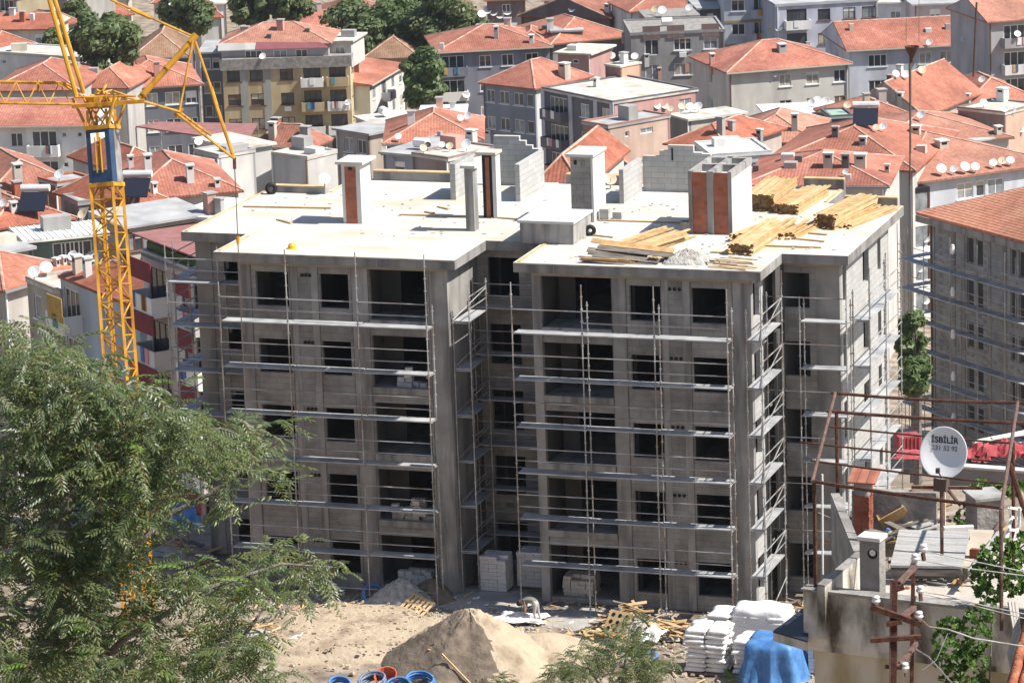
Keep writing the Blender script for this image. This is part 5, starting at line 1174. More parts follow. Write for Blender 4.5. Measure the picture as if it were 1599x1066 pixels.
# ground between the two buildings
def gz(px,py):
    lo=terr(hdist(*onz(px,py,-10)[:2])); p=onz(px,py,lo)
    for _ in range(12): p=onz(px,py,terr(hdist(p.x,p.y)))
    return p
t=thing('retaining_wall','long grey retaining wall with a pale coping at the right edge','wall',onz(1540,800,-6))
a=at(1478,729,184); b=onz(1640,741,a.z); e=(b-a).normalized(); n_=V((-e.y,e.x,0))
m=MB(); m.add([a,b,b+n_*.3,a+n_*.3,a-V((0,0,6)),b-V((0,0,6)),b+n_*.3-V((0,0,6)),a+n_*.3-V((0,0,6))],[(0,1,2,3),(4,5,1,0),(5,6,2,1),(7,4,0,3)]); build(m,'wall_face',mat('mauve_render',(.24,.22,.23),(.30,.28,.285),.8),t)
build(MB().slab([a-n_*.1+V((0,0,.12)),b-n_*.1+V((0,0,.12)),b+n_*.5+V((0,0,.12)),a+n_*.5+V((0,0,.12))],.115),'coping',roof_conc,t)
p=at(1436,688,196); zt=p.z-1.2
t=thing('red_hut','small red sheet metal hut beside the far end of the flank scaffold','hut',(p.x,p.y,zt-1))
Fq=frame((p.x-.5,p.y,zt-1.2),.5); m=MB().fbox(Fq,(-.6,0,1.5),(.6,1.0,2.6))
build(m,'hut_wall',red_sheet,t)
q=MB()
for i in range(6): q.fbox(Fq,(-.6+.21*i,-.05,1.5),(-.54+.21*i,-.003,2.55))
build(q,'rib',red_sheet,t)
for k,(px,py,lab) in enumerate(((1428,702,'flat red sheet lying in front of the red hut'),(1525,706,'crumpled red sheeting left of the rusty post'),(1560,700,'crumpled red sheeting between two rusty posts'),(1590,700,'crumpled red sheeting at the right edge'))):
    c=at(px,py,188); sheet('red_sheeting',lab,'sheeting',(c.x,c.y,c.z-.3),1.9,1.8,.7 if k else .15,red_sheet,20+k)
for k,(pq,lab) in enumerate((((1520,690,1420+190,672),'white plank lying on the ground by the red sheeting'),((1548,684,1604,676),'second white plank at the right edge behind the red sheeting'))):
    a=at(pq[0],pq[1],192); b=onz(pq[2],pq[3],a.z); o_=build(MB().bar(a,b,.25,.12),'plank',white); tag(o_,lab,'plank')
# ------------------------------------------------------------------ trees of the town
def project(p):
    v = p-CAM; z = v.dot(CF); return 799.5+FPX*v.dot(CR)/z, 533-FPX*v.dot(CU)/z, z
def bgtree(label, x, y, rx, ry, d, seed, m=None, n=8000, group='trees among the roofs', name='tree', leaf=.30):
    m = m or leaf_t; r = random.Random(seed); c = at(x, y, d); s = d/FPX; RX, RZ = rx*s, ry*s; RY = RX*.9
    gz_ = terr(hdist(c.x,c.y)); t = thing(name, label, 'tree', (c.x,c.y,gz_), group)
    build(MB().tube([(c.x,c.y,gz_),(c.x+.1,c.y,c.z-RZ*.5),(c.x,c.y,c.z+RZ*.3)],.28,7,.1), 'trunk', bark, t)
    cl_ = []
    for k in range(40):
        a = r.uniform(0,6.28); e = r.uniform(-.75,1); q = r.uniform(.35,.85)*math.sqrt(max(.05,1-e*e*.8)); cl_.append((V((c.x+RX*q*math.cos(a),c.y+RY*q*math.sin(a),c.z+RZ*e*.8)), r.uniform(.24,.42)*min(RX,RZ)))
    lb_ = MB()
    for p,_ in cl_[::3]: lb_.tube([(c.x,c.y,c.z-RZ*.6),p],.09,4,.03)
    build(lb_, 'limb', bark, t, kind='stuff')
    mb = MB()
    for k in range(n):
        p, q = cl_[k % 40]; u = V((r.gauss(0,1),r.gauss(0,1),r.gauss(0,1))); u = u.normalized()*q*r.uniform(.55,1.12); u.z *= .8
        w = leaf*r.uniform(.6,1.4); nn = (u.normalized()+V((r.uniform(-.7,.7),r.uniform(-.7,.7),r.uniform(-.2,.9)))).normalized(); a_ = nn.orthogonal().normalized()*w; b_ = nn.cross(a_)*.6
        z = p+u; mb.add([z-a_,z-b_*.9,z+a_,z+b_],[(0,1,2,3)])
    build(mb, 'crown', m, t, kind='stuff')
leaf_t = mat('leaf_town', (.095,.135,.05), (.155,.195,.08), .35, rough=.5, spec=.35, detail=9)
leaf_l = mat('leaf_fresh', (.08,.13,.04), (.14,.19,.065), .5, rough=.5, spec=.4, detail=8)  # fresher green for some of the town trees
translucent(leaf_t,.3); translucent(leaf_l,.3)
bgtree('big dark leafy tree filling the gap above the left roofs', 160,70,58,52,398,1,n=13000)
bgtree('tall tree behind the crane tie bar', 288,20,46,46,470,2)
bgtree('tree at the top edge above the ochre apartment house', 400,6,56,36,455,3)
bgtree('smaller tree right of it at the top edge, beside the little red roof', 450,8,36,32,452,4)
bgtree('leftmost tree of the grove above the old brown roof', 545,46,48,46,484,5,n=9000)
bgtree('middle tree of the grove, lightest green', 618,44,58,50,482,6,m=leaf_l,n=9000)
bgtree('rightmost tree of the grove reaching towards the dish covered roof box', 692,36,54,56,478,7,n=9000)
bgtree('bright green tree standing between the ochre and the grey blue apartment houses', 660,126,36,56,424,8,m=leaf_l,n=9000)
bgtree('small tree at the left edge among the roofs', 84,62,20,18,440,9,n=2600)
bgtree('low tree in front of the grove, left of the steep red roof',580,58,38,34,479,21,n=5000)
bgtree('tree between the grove and the dish covered roof box',735,52,34,36,476,22,n=5000)
bgtree('tree at the top edge over the centre grove',655,10,46,28,490,23,n=5000)
bgtree('tree in the gap between the block and the tiled unfinished building', 1426,536,26,62,226,10,m=leaf_l,n=5200,leaf=.2)
bgtree('low bush under the tree in the gap beside the tiled unfinished building',1432,592,26,34,224,24,m=leaf_l,n=3600,leaf=.2,name='bush')
bgtree('small tree at the top left behind the crane posts', 118,22,26,22,470,11,n=3000)
# ------------------------------------------------------------------ chimneys, roof boxes and dishes, set where a line of sight meets the roof
bpy.context.view_layer.update(); DG = bpy.context.evaluated_depsgraph_get()
def hit(x, y):
    ok, loc, nrm, idx, ob, mx = SC.ray_cast(DG, CAM+ray(x,y)*158, ray(x,y).normalized())
    if not ok: return None, None
    while ob.parent: ob = ob.parent
    return loc, ob
cream_ch = wm((.60,.54,.45)); white_ch = wm((.74,.73,.70)); grey_ch = wm((.42,.41,.40)); pink_ch = wm((.60,.34,.28)); dark_ch = wm((.20,.17,.16))
for px, py, wp, hp, m_ in ((232,270,14,30,white_ch),(298,285,14,29,white_ch),(425,217,13,27,cream_ch),(734,219,17,17,white_ch),(762,221,20,19,white_ch),(879,121,17,23,cream_ch),(1113,110,9,27,pink_ch),(1073,106,8,26,pink_ch),(1030,122,6,17,pink_ch),(930,136,9,15,white_ch),(1241,204,12,27,cream_ch),(1304,214,12,17,dark_ch),(1347,226,13,13,grey_ch),(1222,82,15,14,grey_ch),(1262,70,8,6,grey_ch),(1563,159,18,22,white_ch),(1430,209,16,13,cream_ch),(1473,231,20,13,cream_ch),(1438,237,19,12,cream_ch),(1293,262,18,24,cream_ch),(1320,262,14,22,dark_ch),(1343,262,22,22,cream_ch),(1247,251,14,10,dark_ch),(775,61,8,20,grey_ch),(22,331,12,17,white_ch),(118,427,15,30,cream_ch),(134,432,14,32,white_ch),(90,416,10,14,cream_ch),(101,413,10,14,cream_ch),(30,300,16,46,cream_ch),(948,20,10,14,white_ch),(690,78,8,12,white_ch),(205,262,10,20,white_ch),(242,300,10,16,white_ch),(340,292,10,14,white_ch),(420,60,9,8,dark_ch),(480,50,9,7,dark_ch),(686,213,8,10,grey_ch),(1185,215,10,14,grey_ch),(1510,160,10,14,grey_ch),(1405,160,10,16,cream_ch),(50,32,8,12,white_ch),(1010,98,9,14,white_ch),(975,62,9,12,cream_ch),(830,68,9,14,white_ch),(560,20,9,10,grey_ch),(1330,48,9,12,cream_ch),(1480,46,9,10,grey_ch),(1395,150,9,12,cream_ch),(1180,268,12,12,dark_ch),(1325,280,9,10,white_ch),(1385,270,9,14,cream_ch),(1560,210,12,14,cream_ch),(1450,50,12,7,white_ch)):
    p, ob = hit(px, py)
    if p is None or ob.name not in INFO: continue
    dd = (p-CAM).dot(CF); s = dd/FPX; an = INFO[ob.name][4]; w = wp*s*.8; h = hp*s
    Fq = frame((p.x,p.y,p.z-.5), an)
    c_ = build(MB().fbox(Fq,(-w/2,-w*.2,0),(w/2,w*.8,h+.5-.12)), 'chimney', m_, ob)
    if hp > 12:
        build(MB().fbox(Fq,(-w/2-.07,-w*.2-.07,h+.5-.119),(w/2+.07,w*.8+.07,h+.5)), 'chimney_cap', white_ch if m_ is not dark_ch else grey_ch, c_)
        build(MB().fbox(Fq,(-w*.3,-w*.2-.012,h+.5-.4),(w*.3,-w*.2-.002,h+.5-.2)), 'flue', black, c_)
# small roof clutter found by looking straight down on each roof
for root, F, w, L, H in HOUSES:
    if root.name not in INFO or hdist(F.translation.x,F.translation.y) < 225: continue
    for q_ in range(hr.choice((0,0,1,1,2))):
        p0 = F @ V((hr.uniform(.12,.88)*w, hr.uniform(.12,.8)*L, H+12)); ok, loc, nr, ix_, ob, mx = SC.ray_cast(DG, p0, V((0,0,-1)))
        if not ok or loc.z < F.translation.z+H-1: continue
        while ob.parent: ob = ob.parent
        if ob.name not in INFO: continue
        Fq = frame((loc.x,loc.y,loc.z-.4), INFO[ob.name][4]); flat = nr.z > .995; a_ = hr.random()
        if flat and a_ < .2:
            build(MB().tube([Fq @ V((-.6,0,.95)),Fq @ V((.6,0,.95))],.42,10), 'water_tank', white, ob)
        elif flat and a_ < .7: build(MB().fbox(Fq,(-hr.uniform(.4,1.3),-.5,0),(hr.uniform(.4,1.3),.6,hr.uniform(.8,1.7))), 'roof_box', hr.choice((white_ch,cream_ch,grey_ch,pink_ch)), ob)
        elif a_ < .85 or flat:
            sz = hr.uniform(.22,.4); hh_ = hr.uniform(1.0,1.9); c_ = build(MB().fbox(Fq,(-sz,-sz,0),(sz,sz,hh_)), 'chimney', hr.choice((white_ch,cream_ch,grey_ch,pink_ch,brick)), ob); build(MB().fbox(Fq,(-sz-.08,-sz-.08,hh_+.002),(sz+.08,sz+.08,hh_+.1)), 'chimney_cap', grey_ch, c_)
        else: build(MB().fbox(Fq,(-.5,-.4,.2),(.5,.5,.75)), 'roof_hatch', hr.choice((grey_ch,glass,white_ch)), ob)
# dishes
def dish_mesh(m):
    mb = MB(); prof = [(0,0),(.25,.013),(.5,.055),(.75,.125),(.95,.2),(1.0,.215),(1.0,.19),(.75,.1),(.4,.01),(0,-.025)]
    mb.lathe(prof, 18); me = bpy.data.meshes.new('reflector'); me.from_pydata(mb.v,[],mb.f); me.update(); me.materials.append(m); me.polygons.foreach_set('use_smooth',[True]*len(me.polygons)); return me
DM = {'w':dish_mesh(dishw),'y':dish_mesh(dishy),'b':dish_mesh(disho)}
ORD = ['first','second','third','fourth','fifth','sixth','seventh','eighth']
def cluster(where, items):
    items = sorted(items); n = len(items)
    for i, it in enumerate(items):
        px, py, rp = it[:3]; k = it[3] if len(it) > 3 else 'w'
        p, ob = hit(px, py+rp*1.45)
        if p is None or (p-CAM).length > 620: p = at(px, py+rp*1.45, 470-.62*py)
        dd = (p-CAM).dot(CF); R = rp*dd/FPX; c = at(px, py, dd-.15)
        col = {'w':'white','y':'rusty','b':'black'}[k]
        lab = '%s satellite dish %s' % (col, where) if n == 1 else '%s satellite dish %s, %s from left' % (col, where, ORD[i])
        t = thing('satellite_dish', lab, 'satellite dish', p, 'satellite dishes on the roofs')
        nrm = (-CF*.75+CR*hr.uniform(-.5,.35)+V((0,0,.42))).normalized(); Q = nrm.to_track_quat('Z','Y').to_matrix().to_4x4()
        inst(DM[k], 'reflector', t, Matrix.Translation(c-nrm*R*.12-p) @ Q @ Matrix.Scale(R,4))
        m = MB().tube([p-V((0,0,.3)), c-nrm*R*.15],.03,5); build(m, 'mast', steel, t)
        build(MB().tube([c-V((0,0,R*.9)), c+nrm*R*.85-V((0,0,R*.25))],.018,4), 'feed_arm', steel, t)
for w_, it in (('on the brown box roof',[(752,22,6.5),(761,16,7),(771,20,6),(781,24,6.5),(792,18,7)]),
 ('on the flat roof behind the second chimney',[(661,231,6,'y'),(668,226,5,'b'),(690,226,5.5),(702,228,6,'y'),(728,225,8)]),
 ('beside the grey flat roofed house',[(622,213,5.5)]),('low at the left of the pinkish house',[(617,247,7)]),
 ('on the pink roof box',[(955,87,6),(973,88,7),(991,88,6)]),
 ('on the beige box house',[(1026,165,6),(1038,165,6,'y'),(1047,170,5,'y'),(1065,166,6,'y'),(1078,167,7),(1090,166,7),(1107,156,6.5)]),
 ('on the grey cap of the dark roof box',[(893,14,6)]),
 ('on the wide red roof eave',[(1470,263,8),(1489,264,6),(1507,260,8),(1523,260,7),(1551,254,6.5),(1565,251,6.5,'y'),(1578,250,6.5)]),
 ('at the right edge of the peach box roof',[(1596,200,8)]),
 ('over the white sheet canopies',[(1267,160,6.5),(1276,157,7),(1289,158,7),(1323,164,6,'y')]),
 ('on the eave of the blue tinted white house',[(1451,66,5.5),(1505,61,5.5)]),
 ('in front of the blue tinted white wall',[(1399,115,6),(1414,116,6.5),(1440,109,6.5,'y')]),
 ('beside the red roof below the barred balconies',[(1533,124,5.5)]),
 ('at the foot of the dark mauve gable',[(1438,179,7)]),
 ('on the cream terrace of the peach box house',[(1536,160,6),(1569,170,6)]),
 ('on the left corner of the cream house',[(1209,115,6)]),
 ('on the flat wall top left of the cream house',[(1204,45,5.5,'y'),(1216,44,6)]),
 ('on the roof behind the radio mast',[(1368,199,5.5,'y'),(1379,197,6.5)]),
 ('beside the maroon canopy',[(310,221,6.5)]),('over the brick stair tower',[(92,272,8)]),('at the left edge by the solar heater',[(4,317,7)]),
 ('right of the crane mast by the solar heater',[(201,304,6.5)]),('on the grey rendered box',[(128,334,8,'y')]),
 ('on the red tiled roof left of the crane mast',[(53,424,10),(72,417,10)]),('above the pale blue house',[(113,399,8.5),(141,393,9)]),
 ('on the ochre apartment house corner',[(543,160,5.5),(410,88,5.5)]),('on the balconies of the grey blue apartment house',[(719,184,5.5),(728,148,6),(730,181,6.5)]),
 ('behind the grey block wall on the roof',[(953,280,10,'y')]),('on the pale roof left of the first chimney',[(507,279,9)]),
 ('on the bay windows of the pale blue block',[(1447,372,8),(1438,420,6),(1446,470,6)]),('on the lit wall of the cream house',[(1582,172,5)]),('above the brown panels',[(1023,14,6.5,'y'),(1034,16,7),(1076,12,6)]),('on the balcony of the grey barred house',[(1589,53,5.5)]),('on the red roof at the top left',[(268,6,5)]),('on the white canopies further right',[(1320,268,5)])):
    cluster(w_, it)
# solar heaters
for px, py, s, lab in ((54,318,1.0,'solar water heater with a white tank on the red roof at the left edge'),(214,296,1.0,'solar water heater with a white tank right of the crane mast'),(1352,184,.9,'dark solar panel beside the shed with the green lid')):
    p, ob = hit(px, py+12)
    if p is None: continue
    t = thing('solar_heater', lab, 'solar heater', p); sc_ = (p-CAM).dot(CF)/270*s; Fq = frame(p+V((0,0,.25)), YAW-.15)
    a = [Fq @ V(q) for q in ((-1*sc_,-1*sc_,0),(1*sc_,-1*sc_,0),(1*sc_,.4*sc_,1.1*sc_),(-1*sc_,.4*sc_,1.1*sc_))]
    build(MB().slab(a,.08), 'collector', mat('solar_blue',(.02,.022,.035),rough=.2,spec=.6) if 'solar_blue' not in MATS else MATS['solar_blue'], t)
    build(MB().tube([Fq @ V((-1.05*sc_,.6*sc_,1.35*sc_)),Fq @ V((1.05*sc_,.6*sc_,1.35*sc_))],.26*sc_,10), 'tank', white, t)
    for x in (-.9,.9): build(MB().tube([Fq @ V((x*sc_,.6*sc_,1.2*sc_)),Fq @ V((x*sc_,.6*sc_,-.8))],.03,4), 'stand', steel, t)
# radio mast with a rusty funnel, between the roofs
p, ob = hit(1421, 300)
d_ = 296; t = thing('radio_mast', 'thin dark mast with a rusty funnel head rising over the red roofs', 'mast', at(1419,300,d_))
build(MB().tube([at(1421,75,d_),at(1421,290,d_)],.06,6), 'pole', rust, t)
build(MB().tube([at(1421,100,d_),at(1422,240,d_)],.12,6,.05), 'sleeve', rope, t)
Fm = Matrix.Translation(at(1424,98,d_)); build(MB().lathe([(.1,0),(.15,.4),(.62,1.3),(.58,1.3),(.1,.5)],10,Fm), 'funnel', rust, t)
for x in (1415,1435): build(MB().tube([at(x,0,d_),at(x,66,d_)],.02,4), 'wire', rope, t)
build(MB().tube([at(1525,4,330),at(1520,120,330)],.09,6), 'pole', rust, thing('utility_pole','thin brown pole standing before the blue tinted white house','pole',at(1520,120,330)))
# ------------------------------------------------------------------ the old house in the lower right corner
def vert(p, ypx):
    lo, hi = -8.0, 12.0
    for _ in range(40):
        mid = (lo+hi)/2
        if project(p+V((0,0,mid)))[1] > ypx: lo = mid
        else: hi = mid
    return p+V((0,0,lo))
fr = random.Random(5)
PA = at(1254,922,68.0); z1 = PA.z; PB = onz(1550,955,z1); ex = (PB-PA); Wd = ex.length; ex.normalize(); an = math.atan2(ex.y,ex.x)
HF = frame(PA, an); Wd *= 1.32
def hp(x, y, z=0): return HF @ V((x,y,z))
gz0 = 9-z1
hs = thing('old_house', 'old flat roofed house with a stained parapet in the lower right corner', 'house', hp(0,0,gz0))
build(MB().fbox(HF,(0,0,-1.0),(Wd,.24,0)), 'parapet', plaster_old, hs)
build(MB().fbox(HF,(-.03,-.04,.002),(Wd,.27,.05)), 'coping', rough_conc, hs)
build(MB().fbox(HF,(.14,.14,gz0),(Wd,6.0,-1.003)), 'wall', plaster_low, hs)
build(MB().fbox(HF,(.03,.03,-1.12),(Wd,.139,-1.004)), 'cornice', plaster_old, hs)
zF = -.62
build(MB().fbox(HF,(.24,.245,zF-.2),(Wd,6.2,zF)), 'terrace_floor', mat('terrace_screed',(.38,.35,.30),(.52,.48,.43),1.5,bump=.2), hs)
ea = [onz(1207,987,z1-.82),onz(1262,1003,z1-.82),onz(1262,945,z1-.82)]
m = MB().slab(ea,.16); build(m, 'eave_slab', plaster_old, hs)
build(MB().slab([p+V((0,0,.03)) for p in ea],.025), 'tar_sheet', mat('tar_sheet',(.014,.018,.03),(.024,.03,.048),3,rough=.5), hs)
zW = z1+.42
def wallseg(nm, p, q, h, th, m_, side=1):
    d = (q-p).normalized(); n_ = V((-d.y,d.x,0))*th*side; build(MB().slab([p,q,q+n_,p+n_] if side > 0 else [p+n_,q+n_,q,p],h), nm, m_, hs)
    build(MB().slab([v+V((0,0,.03)) for v in ([p,q,q+n_,p+n_] if side > 0 else [p+n_,q+n_,q,p])],.028), 'coping', rough_conc, hs)
wallseg('terrace_wall', onz(1297,772,zW), onz(1333,862,zW), 1.25, .17, rough_conc)
wallseg('terrace_wall', onz(1276,914,zW-.25), onz(1343,858,zW), 1.0, .16, plaster_old, -1)
pb = onz(1330,768,z1+zF+.85); qb = onz(1462,772,z1+zF+.85); wallseg('back_wall', pb, qb, 1.3, .2, rough_conc)
bt = onz(1526,783,z1+zF+.6); qt = onz(1568,779,z1+zF+.6); d_ = (qt-bt).normalized(); n_ = V((-d_.y,d_.x,0))
t = thing('concrete_tank', 'grey concrete tank under the vine at the back of the terrace', 'tank', bt-V((0,0,1.1)))
build(MB().slab([bt,qt,qt+n_*.7,bt+n_*.7],1.05), 'tank_body', rough_conc, t); build(MB().slab([v+V((0,0,.06)) for v in (bt-d_*.05-n_*.05,qt+d_*.05-n_*.05,qt+d_*.05+n_*.75,bt-d_*.05+n_*.75)],.057), 'rim', concrete_col, t)
# concrete flue block with a round hole
c = onz(1352,930,z1)+HF.to_3x3() @ V((0,.2,0)); Fc = frame(c, an)
ck = build(MB().fbox(Fc,(-.19,0,-.6),(.19,.3,.98)), 'chimney', rough_conc, hs)
build(MB().fbox(Fc,(-.22,-.04,.982),(.22,.34,1.05)), 'chimney_cap', mat('lime_white',(.66,.64,.6),(.76,.74,.71),3,bump=.2), ck)
build(MB().disc(Fc @ V((.06,-.004,.74)),Fc.to_3x3() @ V((0,1,0)),.095,.012,16), 'flue_hole', black, ck); build(MB().disc(Fc @ V((.065,-.012,.765)),Fc.to_3x3() @ V((0,1,0)),.06,.008,14), 'flue_lit_spot', MATS['lime_white'], ck)  # black disc stands for shade in the hole, white disc for its lit inside
# brick chimney with a tile hood
c = onz(1347,850,z1+zF); Fb = frame(c, an+.1); bc = thing('brick_chimney', 'slender red brick chimney with a pipe collar and an orange tile hood on the terrace', 'chimney', c)
bme = None
for k in range(10):
    for i in range(2):
        for j in range(2):
            if bme is None:
                b = MB().box((-.073,-.073,0),(.073,.073,.085)); bme = bpy.data.meshes.new('brick'); bme.from_pydata(b.v,[],b.f); bme.update(); bme.materials.append(mat('brick_clay',(.22,.06,.035),(.34,.11,.065),3,bump=.1))
            inst(bme,'brick',bc,Matrix.Translation(-c) @ Fb @ Matrix.Translation((-.077+.154*i+fr.uniform(-.006,.006),.02+.154*j,k*.1)))
build(MB().fbox(Fb,(-.14,-.04,.002),(.14,.23,.99)),'mortar_core',rough_conc,bc)
cz = c+V((0,0,1.0)); build(MB().lathe([(.10,0),(.17,0),(.17,.24),(.10,.24),(.10,.0)],16,Matrix.Translation(Fb @ V((0,.1,1.0)))), 'pipe_collar', rough_conc, bc)
build(MB().disc(Fb @ V((0,.1,1.1)),(0,0,1),.1,.01,14),'bore_shade',black,bc)  # black disc stands for the shade inside the pipe
for i in range(3): build(MB().fbox(Fb @ Matrix.Translation((-.26+.19*i,0,1.30)) @ Matrix.Rotation(R_(24),4,'X'),(0,-.12,0),(.18,.36,.03)),'hood_tile',tile_a,bc)
for x in (-.15,.15): build(MB().fbox(Fb,(x-.03,.05,1.0),(x+.03,.15,1.33)),'hood_post',MATS['brick_clay'],bc)
# plank table
tz = z1+zF+.45
q = [onz(1390,884,tz-.08),onz(1502,886,tz-.08),onz(1515,829,tz+.1),onz(1404,826,tz+.1)]
t = thing('plank_platform', 'broad weathered grey plank platform lying on the terrace', 'platform', q[0]-V((0,0,.4)))
for i in range(5):
    s0, s1 = i/5+.006, (i+1)/5-.006; a0, a1 = lerp(q[0],q[3],s0), lerp(q[0],q[3],s1); b0, b1 = lerp(q[1],q[2],s0), lerp(q[1],q[2],s1); dz = V((0,0,fr.uniform(0,.025)))
    build(MB().slab([a0+dz,b0+dz,b1+dz,a1+dz],.05), 'plank', board_grey, t)
for s in (.03,.95):
    build(MB().bar(lerp(q[0],q[3],s)-V((0,0,.12)),lerp(q[1],q[2],s)-V((0,0,.12)),.1,.12), 'bearer', wood_grey, t)
q2 = [onz(1500,884,tz-.12),onz(1528,884,tz-.12),onz(1552,827,tz),onz(1512,826,tz)]
t = thing('board', 'beige board lying beside the grey plank platform', 'board', q2[0]); build(MB().slab(q2,.04),'panel',mat('beige_board',(.40,.34,.27),(.5,.44,.36),2),t); build(MB().bar(onz(1514,893,tz),onz(1560,832,tz+.1),.07,.08),'batten',board_grey,t)
o_ = build(MB().fbox(frame(onz(1520,872,tz-.1),an),(-.08,0,0),(.08,.14,.17)),'brick',MATS['brick_clay']); tag(o_,'single red brick on the beige board','brick')
# scrap on the terrace
t = thing('scrap_heap', 'broken drawers and bits of timber heaped behind the brick chimney', 'scrap heap', onz(1398,830,z1+zF)); L = t.location.copy()
def sb(px,py,dz,w,l,h,rz,rx,m_,nm='board'):
    p = onz(px,py,z1+zF+dz); G = frame(p,an+rz) @ Matrix.Rotation(rx,4,'X'); build(MB().fbox(G,(-w/2,0,0),(w/2,l,h)),nm,m_,t)
p = onz(1395,805,z1+zF+.35); G = frame(p,an+.45) @ Matrix.Rotation(-.5,4,'Y') @ Matrix.Rotation(.35,4,'X')
dr = MB().fbox(G,(-.28,-.2,0),(.28,.25,.03)); dr.fbox(G,(-.28,-.2,.031),(-.25,.25,.22)); dr.fbox(G,(.25,-.2,.031),(.28,.25,.22)); dr.fbox(G,(-.249,.22,.031),(.249,.25,.22)); dr.fbox(G,(-.249,-.2,.031),(.249,-.17,.22)); build(dr,'drawer',wood,t)
for k in range(46):
    px, py = fr.uniform(1362,1455), fr.uniform(800,846); sb(px,py,fr.uniform(.02,.3),fr.uniform(.06,.2),fr.uniform(.3,.8),.03,fr.uniform(-1.4,1.4),fr.uniform(-.3,.4),fr.choice((wood,wood_grey,board_grey,rust)))
for k,mc in enumerate((white,tarp_blue,red_sheet,sack)):
    p = onz(1372+k*16,833-k*5,z1+zF+.25); rb2 = MB(); rock(rb2,p,.07,fr); build(rb2,'scrap',mc,t)
t = thing('scrap_heap', 'sticks, rags and rusty bits littering the terrace in front of the plank platform', 'scrap heap', onz(1450,900,z1+zF)); L = t.location.copy()
for k in range(34):
    px, py = fr.choice(((fr.uniform(1385,1520),fr.uniform(886,918)),(fr.uniform(1520,1580),fr.uniform(800,900)),(fr.uniform(1300,1345),fr.uniform(790,850))))
    p = onz(px,py,z1+zF+fr.uniform(.02,.12)); a_ = fr.uniform(0,3.1); l_ = fr.uniform(.15,.6); build(MB().bar(p,p+V((math.cos(a_)*l_,math.sin(a_)*l_,fr.uniform(-.02,.12))),fr.uniform(.03,.1),.025),'board',fr.choice((wood,wood_grey,rust,board_grey,rust_dull)),t)
for k in range(26):
    p = onz(fr.uniform(1380,1530),fr.uniform(884,920),z1+zF); rk = MB(); rock(rk,p,fr.uniform(.03,.07),fr); build(rk,'chunk',fr.choice((rough_conc,MATS['brick_clay'],gravel_m)),t)
t = thing('door_frame', 'old pale door frame with rust standing at the back of the terrace', 'door frame', onz(1465,835,z1+zF))
for px in (1456,1473): 
    b_ = onz(px,832,z1+zF); build(MB().bar(b_,vert(b_,768),.09,.08),'jamb',white if px == 1456 else mat('peeling_paint',(.45,.22,.12),(.62,.55,.45),6),t)
b_ = vert(onz(1464,832,z1+zF),763); build(MB().bar(b_-CR*.5,b_+CR*.12,.1,.06),'lintel',MATS['peeling_paint'],t)
o_ = build(MB().bar(onz(1474,826,z1+zF+.2),onz(1520,824,z1+zF+.2),.14,.1),'beam',white); tag(o_,'short white beam behind the plank platform','beam')
# rusty pergola
fb = onz(1274,919,z1); FL = vert(fb,752); zp = FL.z
pg_ = thing('pergola', 'rusty steel pergola frame over the terrace, six rails and leaning side bars', 'pergola', fb)
def pr(p,q,r,m_=rust,nm='rail',bow=0):
    mid = lerp(p,q,.5)-V((0,0,bow)); build(MB().tube([p,lerp(p,mid,.5)-V((0,0,bow*.25)),mid,lerp(mid,q,.5)-V((0,0,bow*.25)),q],r,7),nm,m_,pg_)
for a,b,r in (((1297,613),(1615,629),.032),((1291,642),(1615,662),.034),((1288,665),(1581,692),.02),((1249,690),(1578,722),.02),((1266,719),(1578,756),.02),((1268,751),(1565,793),.034)):
    pr(onz(*a,zp),onz(*b,zp),r,bow=.05 if a[1]==613 else .02)
pr(onz(1268,752,zp),onz(1304,614,zp),.034,rust_dull,'side_bar'); pr(onz(1563,796,zp),onz(1589,628,zp),.036,rust_dull,'side_bar')
pr(fb-V((0,0,.3)),FL,.038,rust,'post'); bl = onz(1306,640,zp); pr(bl,bl-V((0,0,2.9)),.038,rust,'post')
b_ = onz(1563,796,zp); pr(b_,b_-V((0,0,2.2)),.036,rust_dull,'post'); br = onz(1582,690,zp); pr(br,br-V((0,0,2.6)),.036,rust,'post'); pr(onz(1576,724,zp),onz(1576,724,zp)+CR*.32-V((0,0,1.05)),.05,rust,'brace')
p_ = onz(1284,740,zp); pr(p_,p_-V((0,0,1.9))-CR*.02,.018,white,'conduit')
for px,py in ((1433,632),(1480,634)):
    a = onz(px,py,zp); pr(a,a-V((0,0,.3))-CR*.06,.009,rope,'wire')
# dish with lettering
dd = (onz(1474,742,zp)-CAM).dot(CF)+.9; dc = at(1474,707,dd); R = 41.5*dd/FPX
t = thing('satellite_dish', 'large white satellite dish with black lettering on the old house terrace', 'satellite dish', at(1473,760,dd+.1))
nrm = (-CF+CR*(-.42)+CU*.06).normalized(); zx = V((0,0,1)).cross(nrm).normalized(); zy = nrm.cross(zx); Q = Matrix((zx,zy,nrm)).transposed().to_4x4()
DF = Matrix.Translation(dc) @ Q; ell = .93
prof = [(0,0),(.2,.008),(.4,.032),(.6,.072),(.8,.128),(.96,.185),(1.0,.19),(1.0,.165),(.8,.105),(.5,.025),(0,-.025)]
mb = MB().lathe(prof,40); mb.v = [tuple(DF @ V((v[0]*R*ell,v[1]*R,(v[2]-.1)*R))) for v in mb.v]
spec_d = mat('dish_enamel',(.74,.755,.77),(.78,.79,.80),1.2,rough=.35,spec=.4); build(mb,'reflector',spec_d,t,smooth=True)
ink = mat('print_ink',(.035,.035,.045),rough=.6); ink2 = mat('print_ink_faded',(.20,.20,.22),rough=.6)
